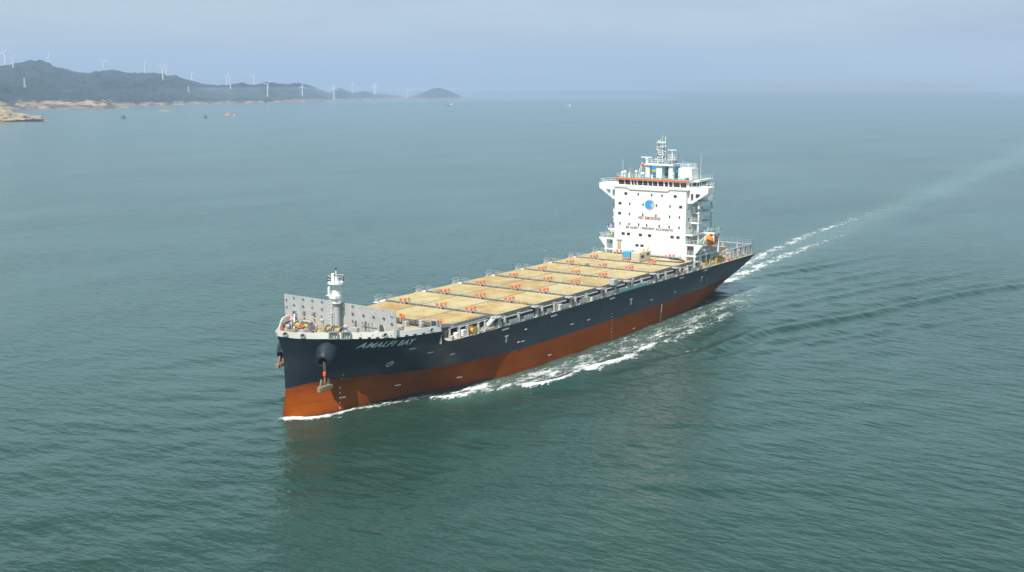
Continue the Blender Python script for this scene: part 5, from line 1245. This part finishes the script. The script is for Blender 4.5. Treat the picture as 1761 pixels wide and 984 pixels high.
RIDGE = [(-760, 186), (-680, 168), (-560, 150), (-430, 141), (-300, 146), (-220, 134), (-160, 128), (-60, 124), (0, 120), (20, 119.5), (41, 115.4), (64, 113), (82, 115), (91, 117.7), (136, 126.8), (159, 129.5), (180, 127.5), (200, 126), (215, 126.5), (234, 129.7), (270, 128), (290, 130), (313, 133.6), (341, 142), (363, 147), (380, 147.5), (400, 147.5), (420, 143.8), (432, 146), (444, 147), (465, 142), (478, 144), (492, 146), (516, 143.5), (543, 149.6), (570, 160), (584, 152), (592, 153), (604, 158), (612, 160), (628, 156.4), (648, 161), (680, 164), (705, 167), (720, 163), (744, 153.7), (758, 152), (778, 158), (800, 168), (830, 173)]
SHORE = [(-760, 187), (-200, 187), (230, 181.5), (400, 178), (460, 177.4), (570, 175), (670, 173.5), (740, 172.8), (850, 172.4)]
def dsea(py): return CAM[2]/math.tan(-(PITCH-math.atan((py-492)/2022.3)))
def dshore(px): return dsea(float(np.interp(px, *zip(*SHORE))))
HDEP = lambda px: np.interp(px, [-200, 300, 560, 800], [2300, 1900, 900, 500])
terrain('hills', RIDGE, SHORE, dshore, HDEP, 8, -760, 812, 3.0, 40, 1.3)
RIDGE2 = [(-520, 186), (-420, 168), (-330, 152), (-240, 148), (-160, 140), (0, 145), (45, 148), (80, 157), (109, 165.4), (127, 162), (159, 161), (182, 165), (204, 174.5), (220, 181), (232, 187)]
terrain('headland', RIDGE2, [(-200, 187.5), (240, 186.5)], lambda px: np.interp(px, [-200, 226], [2880, 2960]), lambda px: np.interp(px, [-200, 110, 236], [620, 330, 60]), 17, -520, 231, 2.0, 30, 7.7, 250)
ROCK = mat('sandstone_rock', (0.40, 0.29, 0.16), .9, .75, .14, bump=1.0)
def rock(loc, sx, sy, h, label, seed, sub=5, peaks=((0, 0, 1),), rough=1.0):
    bm = bmesh.new(); bmesh.ops.create_icosphere(bm, subdivisions=sub, radius=1.0)
    for v in bm.verts:
        d = v.co.copy(); f = noise.fractal(d*1.7+Vector((seed, 0, 0)), 1.0, 2.1, 5); c = noise.voronoi(d*3.1+Vector((seed, 2, 0)))[0][0]
        r = 1+.34*f*rough+.45*c
        hh = sum(p[2]*math.exp(-((d.x-p[0])**2+(d.y-p[1])**2)*3.0) for p in peaks)
        v.co = Vector((d.x*r*sx, d.y*r*sy, max(-.3, d.z)*r*h*(.45+.7*hh)))
    me = bpy.data.meshes.new('rock'); bm.to_mesh(me); bm.free(); me.materials.append(ROCK)
    o = bpy.data.objects.new('rocky_islet', me); COL.objects.link(o); o.location = loc; o.rotation_euler = (0, 0, YAW+PI/2); return tag(o, label, 'rock')
rock((935, 1578, -.5), 60, 32, 11.0, 'tan rocky islet off the headland at the left edge of the sea', 3.0, 6, ((.0, 0, .9), (.45, .1, .7), (-.6, 0, .5)), 1.2)
rock((1342, 1511, -.6), 7, 5, 4.2, 'small pale rock with a beacon, alone in the sea right of the headland', 8.0, 4)
rock((1508, 1895, -.9), 15, 6, 2.2, 'low dark wave washed reef between the islet and the far shore', 5.0, 4)
bc = thing('beacon', 'short red and white beacon standing on the small pale rock', 'beacon', (1348, 1503, 0))
m = MB(); m.lathe((0, 0, 0), [(1.3, 0), (1.1, 2.2)], 8); m.build('base', WHITE, bc)
m = MB(); m.lathe((0, 0, 2.2), [(1.0, 0), (.8, 2.2), (.3, 3.0)], 8); m.build('tower', REDCL, bc)

# ------------------------------------------------------------------ wind turbines
def turbine(label, loc, hub, blade, yaw, spin, q=1.0):
    t = thing('wind_turbine', label, 'wind turbine', loc, yaw, 'wind turbines on the coastal hills')
    m = MB(); m.lathe((0, 0, -6), [(2.7*q, 0), (1.7*q, hub+6)], 12); m.build('tower', TURB, t, smooth=True)
    m = MB(); m.box(-3.2*q, 4.6*q, -1.7*q, 1.7*q, hub-.4, hub+3.2*q, .6); m.build('nacelle', TURB, t)
    m = MB(); m.lathe((-3.2*q, 0, hub+1.4*q), [(1.6*q, 0), (1.5*q, -.8*q), (.7*q, -2.0*q), (.1*q, -2.4*q)], 10, 'x'); m.build('rotor_hub', TURB, t, smooth=True)
    for k in range(3):
        a_ = spin+k*2*PI/3; u = Vector((0, math.cos(a_), math.sin(a_))); w = Vector((0, -math.sin(a_), math.cos(a_))); c = Vector((-4.2*q, 0, hub+1.4*q))
        m = MB(); vs = []
        for s_, ch, th in ((.8*q, 1.3, 1.2), (blade*.2, 2.6, .8), (blade*.6, 1.8, .5), (blade, .7, .3)):
            for e_, q_ in ((-.35*ch, 0), (0, th/2), (.65*ch, 0), (0, -th/2)): vs.append(c+u*s_+w*e_*q+Vector((1, 0, 0))*q_*q)
        m.add(vs, [(j*4+i, j*4+(i+1) % 4, (j+1)*4+(i+1) % 4, (j+1)*4+i) for j in range(3) for i in range(4)]+[(3, 2, 1, 0), (12, 13, 14, 15)])
        m.build('blade', TURB, t)
    return t
TB = [(23.4, 116.6, 97, 4300, .3, 0.1, 'first wind turbine from the left edge, its rotor edge-on'), (37, 120, 99.5, 4200, .9, 1.0, 'second wind turbine from the left, one blade pointing up and right'),
      (99, 119.5, 99.5, 4600, 1.0, 1.25, 'lone wind turbine right of the highest hilltop'), (191, 127, 110, 4900, .6, .6, 'wind turbine alone above the long saddle of the ridge'),
      (259.4, 128, 111.4, 4700, 1.2, 1.6, 'wind turbine with one blade straight up, left of the close pair'), (289, 136, 117, 4500, .8, .5, 'front wind turbine of the close pair on the ridge end'),
      (295.7, 132, 116.5, 4900, 1.3, .2, 'rear wind turbine of the close pair on the ridge end'), (338, 141, 128, 5200, .9, .5, 'faint wind turbine on the slope below the ridge end'),
      (397, 147, 133, 5200, .7, 2.2, 'left wind turbine of the pair over the low saddle'), (403, 153.5, 135.5, 5000, 1.0, .9, 'right wind turbine of the pair over the low saddle'),
      (443, 146.5, 131, 5600, 1.1, 2.0, 'wind turbine standing between two humps of the middle ridge'), (465.5, 163, 146, 4700, .8, .2, 'wind turbine in front of the middle ridge, its foot low on the slope'),
      (524.5, 164, 149.5, 4900, .5, 1.6, 'wind turbine in front of the last large hump'), (578, 169, 153, 4700, .4, 1.3, 'wind turbine by the small round hill, nearer the shore'),
      (609.5, 161, 146.5, 5200, 1.1, 1.5, 'tall wind turbine on the low ridge past the round hill'), (646.3, 163, 150, 5000, .5, 1.5, 'left and nearer wind turbine of the last close pair'),
      (649, 161.5, 147.5, 5500, .6, 1.7, 'right wind turbine of the last close pair, partly behind the other'), (703, 168, 156, 5600, .7, 1.4, 'faintest wind turbine, alone before the last conical hill')]
for px, yb, yh, D, yaw, spin, lab in TB:
    D = ground_range(px, yb, RIDGE, SHORE, dshore, HDEP)-40; dx, dy = ray_dir(px); z0 = max(1, zat(yb, D)); hub = zat(yh, D)-zat(yb, D)
    turbine(lab, (CAM[0]+dx*D, CAM[1]+dy*D, z0), hub, hub*.54, YAW+yaw-.4, spin, D/5000)
def pylon(px, yb, yt, D, lab):
    D = ground_range(px, yb, RIDGE, SHORE, dshore, HDEP)-40; dx, dy = ray_dir(px); z0 = zat(yb, D); h = zat(yt, D)-z0
    t = thing('lattice_mast', lab, 'mast', (CAM[0]+dx*D, CAM[1]+dy*D, z0))
    m = MB()
    for a_, b_ in ((-1, -1), (-1, 1), (1, 1), (1, -1)): m.tube((a_*2.0, b_*2.0, -4), (a_*.5, b_*.5, h), .35, 4)
    for k in range(7):
        q = 1-k/8; z = h*k/7.5
        m.tube((-2*q, -2*q, z), (2*q, 2*q, z+h/8), .22, 4); m.tube((2*q, -2*q, z), (-2*q, 2*q, z+h/8), .22, 4)
    m.build('lattice', TURB, t)
    m = MB(); m.box(-1.6, 1.6, -.5, .5, h-3, h-1.5); m.box(-1.2, 1.2, -.5, .5, h-6.5, h-5.5); m.build('antenna_arm', TURB, t)
pylon(54, 150.5, 135, 3600, 'white lattice mast on the dark slope near the left edge')
pylon(331.5, 157.5, 148, 4300, 'small lattice mast low on the slope under the ridge end')
for px, yb, yt, w, D, lab in ((8, 120, 116.5, 26, 4250, 'larger white building on the hilltop at the left edge'), (18, 120.5, 117, 16, 4260, 'smaller white building on the hilltop right of the larger one')):
    D = ground_range(px, yb+.5, RIDGE, SHORE, dshore, HDEP)-60; dx, dy = ray_dir(px); z0 = zat(yb+1.5, D); h = zat(yt, D)-z0
    t = thing('hilltop_building', lab, 'building', (CAM[0]+dx*D, CAM[1]+dy*D, z0), YAW)
    m = MB(); m.box(-6, 6, -w/2, w/2, -8, h); m.build('wall', TURB, t); m = MB(); m.box(-6.5, 6.5, -w/2-.5, w/2+.5, h, h+.8); m.build('roof', GREY, t)
    for k in range(4): m = MB(); m.box(-6.1, -6.0, -w/2+w*(k+.3)/4, -w/2+w*(k+.7)/4, h*.5, h*.8); m.build('window', GLASS, t)

# ------------------------------------------------------------------ small boats far off
BHULL = mat('boat_hull_paint', (.05, .07, .10), .5, .2, .3); 
def boat(px, py, L_, rz, lab, hullm, cabm):
    dx, dy = ray_dir(px); D = dsea(py); t = thing('fishing_boat', lab, 'boat', (CAM[0]+dx*D, CAM[1]+dy*D, 0), rz, 'small boats far off')
    m = MB(); b_ = L_*.14
    secs = [(-L_/2, b_*.8, 1.4), (-L_*.2, b_, 1.1), (L_*.15, b_, 1.2), (L_*.38, b_*.55, 1.8), (L_/2, .05, 2.4)]
    vs = []
    for x, w_, z in secs: vs += [(x, -w_, z), (x*.95, -w_*.6, -.5), (x*.95, w_*.6, -.5), (x, w_, z)]
    m.add(vs, [(j*4+i, j*4+i+1, (j+1)*4+i+1, (j+1)*4+i) for j in range(4) for i in range(3)]+[(j*4+3, j*4, (j+1)*4, (j+1)*4+3) for j in range(4)]+[(0, 1, 2, 3)]); m.build('hull', hullm, t)
    m = MB(); m.box(-L_*.36, -L_*.1, -b_*.7, b_*.7, 1.0, 4.0, .3); m.box(-L_*.3, -L_*.12, -b_*.5, b_*.5, 4.0, 5.4, .2); m.build('wheelhouse', cabm, t)
    m = MB(); m.tube((L_*.1, 0, 1), (L_*.1, 0, 7), .18, 5); m.tube((L_*.1, 0, 2), (L_*.36, 0, 5.4), .12, 5); m.build('mast', cabm, t)
boat(218, 201, 9, YAW+1.4, 'small dark fishing boat off the tip of the headland', BHULL, BHULL)
boat(358, 201, 6.5, YAW+1.6, 'tiny dark boat just left of the small pale rock', BHULL, BHULL)
boat(775, 182, 16, YAW+1.5, 'grey fishing boat under the last conical hill', BHULL, WHITE)
boat(976, 183, 15, YAW+1.6, 'white boat alone on the open sea near the horizon', WHITE, WHITE)

# ------------------------------------------------------------------ haze: one even box of air round everything
m = MB(); m.box(-10200, 10200, -10200, 10200, -12, 330)
vm = bpy.data.materials.new('pale_air'); vm.use_nodes = True; t = vm.node_tree; t.nodes.clear()
vo = t.nodes.new('ShaderNodeOutputMaterial'); pv = t.nodes.new('ShaderNodeVolumePrincipled'); pv.inputs['Color'].default_value = (.54, .71, .97, 1); pv.inputs['Density'].default_value = HAZE_DENSITY; pv.inputs['Anisotropy'].default_value = .0
t.links.new(pv.outputs['Volume'], vo.inputs['Volume'])
hz = m.build('haze', vm); hz['kind'] = 'stuff'

# thin brownish smoke lying low over the horizon on the right, drifted away from the ship's own funnel
def smoke(loc, sx, sy, sz, dens, col, rz, name='smoke'):
    bm = bmesh.new(); bmesh.ops.create_icosphere(bm, subdivisions=4, radius=1.0)
    for v in bm.verts:
        d = v.co.copy(); f = noise.fractal(d*1.4+Vector((loc[0]*.01, 3, 1)), 1.0, 2.0, 3); v.co = Vector((d.x*sx, d.y*sy, d.z*sz))*(1+.25*f)
    me = bpy.data.meshes.new(name); bm.to_mesh(me); bm.free()
    vm = bpy.data.materials.new('brown_smoke'); vm.use_nodes = True; t = vm.node_tree; t.nodes.clear()
    vo = t.nodes.new('ShaderNodeOutputMaterial'); pv = t.nodes.new('ShaderNodeVolumePrincipled'); pv.inputs['Color'].default_value = (*col, 1); pv.inputs['Density'].default_value = dens
    t.links.new(pv.outputs['Volume'], vo.inputs['Volume']); me.materials.append(vm)
    o = bpy.data.objects.new(name, me); COL.objects.link(o); o.location = loc; o.rotation_euler = (0, 0, rz); o['kind'] = 'stuff'; return o
for px, D, sx, sy, sz, z, dens in ((1430, 6500, 420, 900, 34, 40, 0.00042), (1500, 6900, 300, 1400, 34, 26, .00028)):
    dx, dy = ray_dir(px); smoke((CAM[0]+dx*D, CAM[1]+dy*D, z), sx, sy, sz, dens, (.60, .48, .24), YAW)
# pale sea mist lying along the foot of the coastal hills
for px, D, sx, sy, sz, dens in ((330, 4000, 650, 1500, 46, .00034), (640, 4300, 700, 1100, 42, .0004)):
    dx, dy = ray_dir(px); smoke((CAM[0]+dx*D, CAM[1]+dy*D, 4), sx, sy, sz, dens, (.62, .76, .98), math.atan2(dy, dx), 'mist')
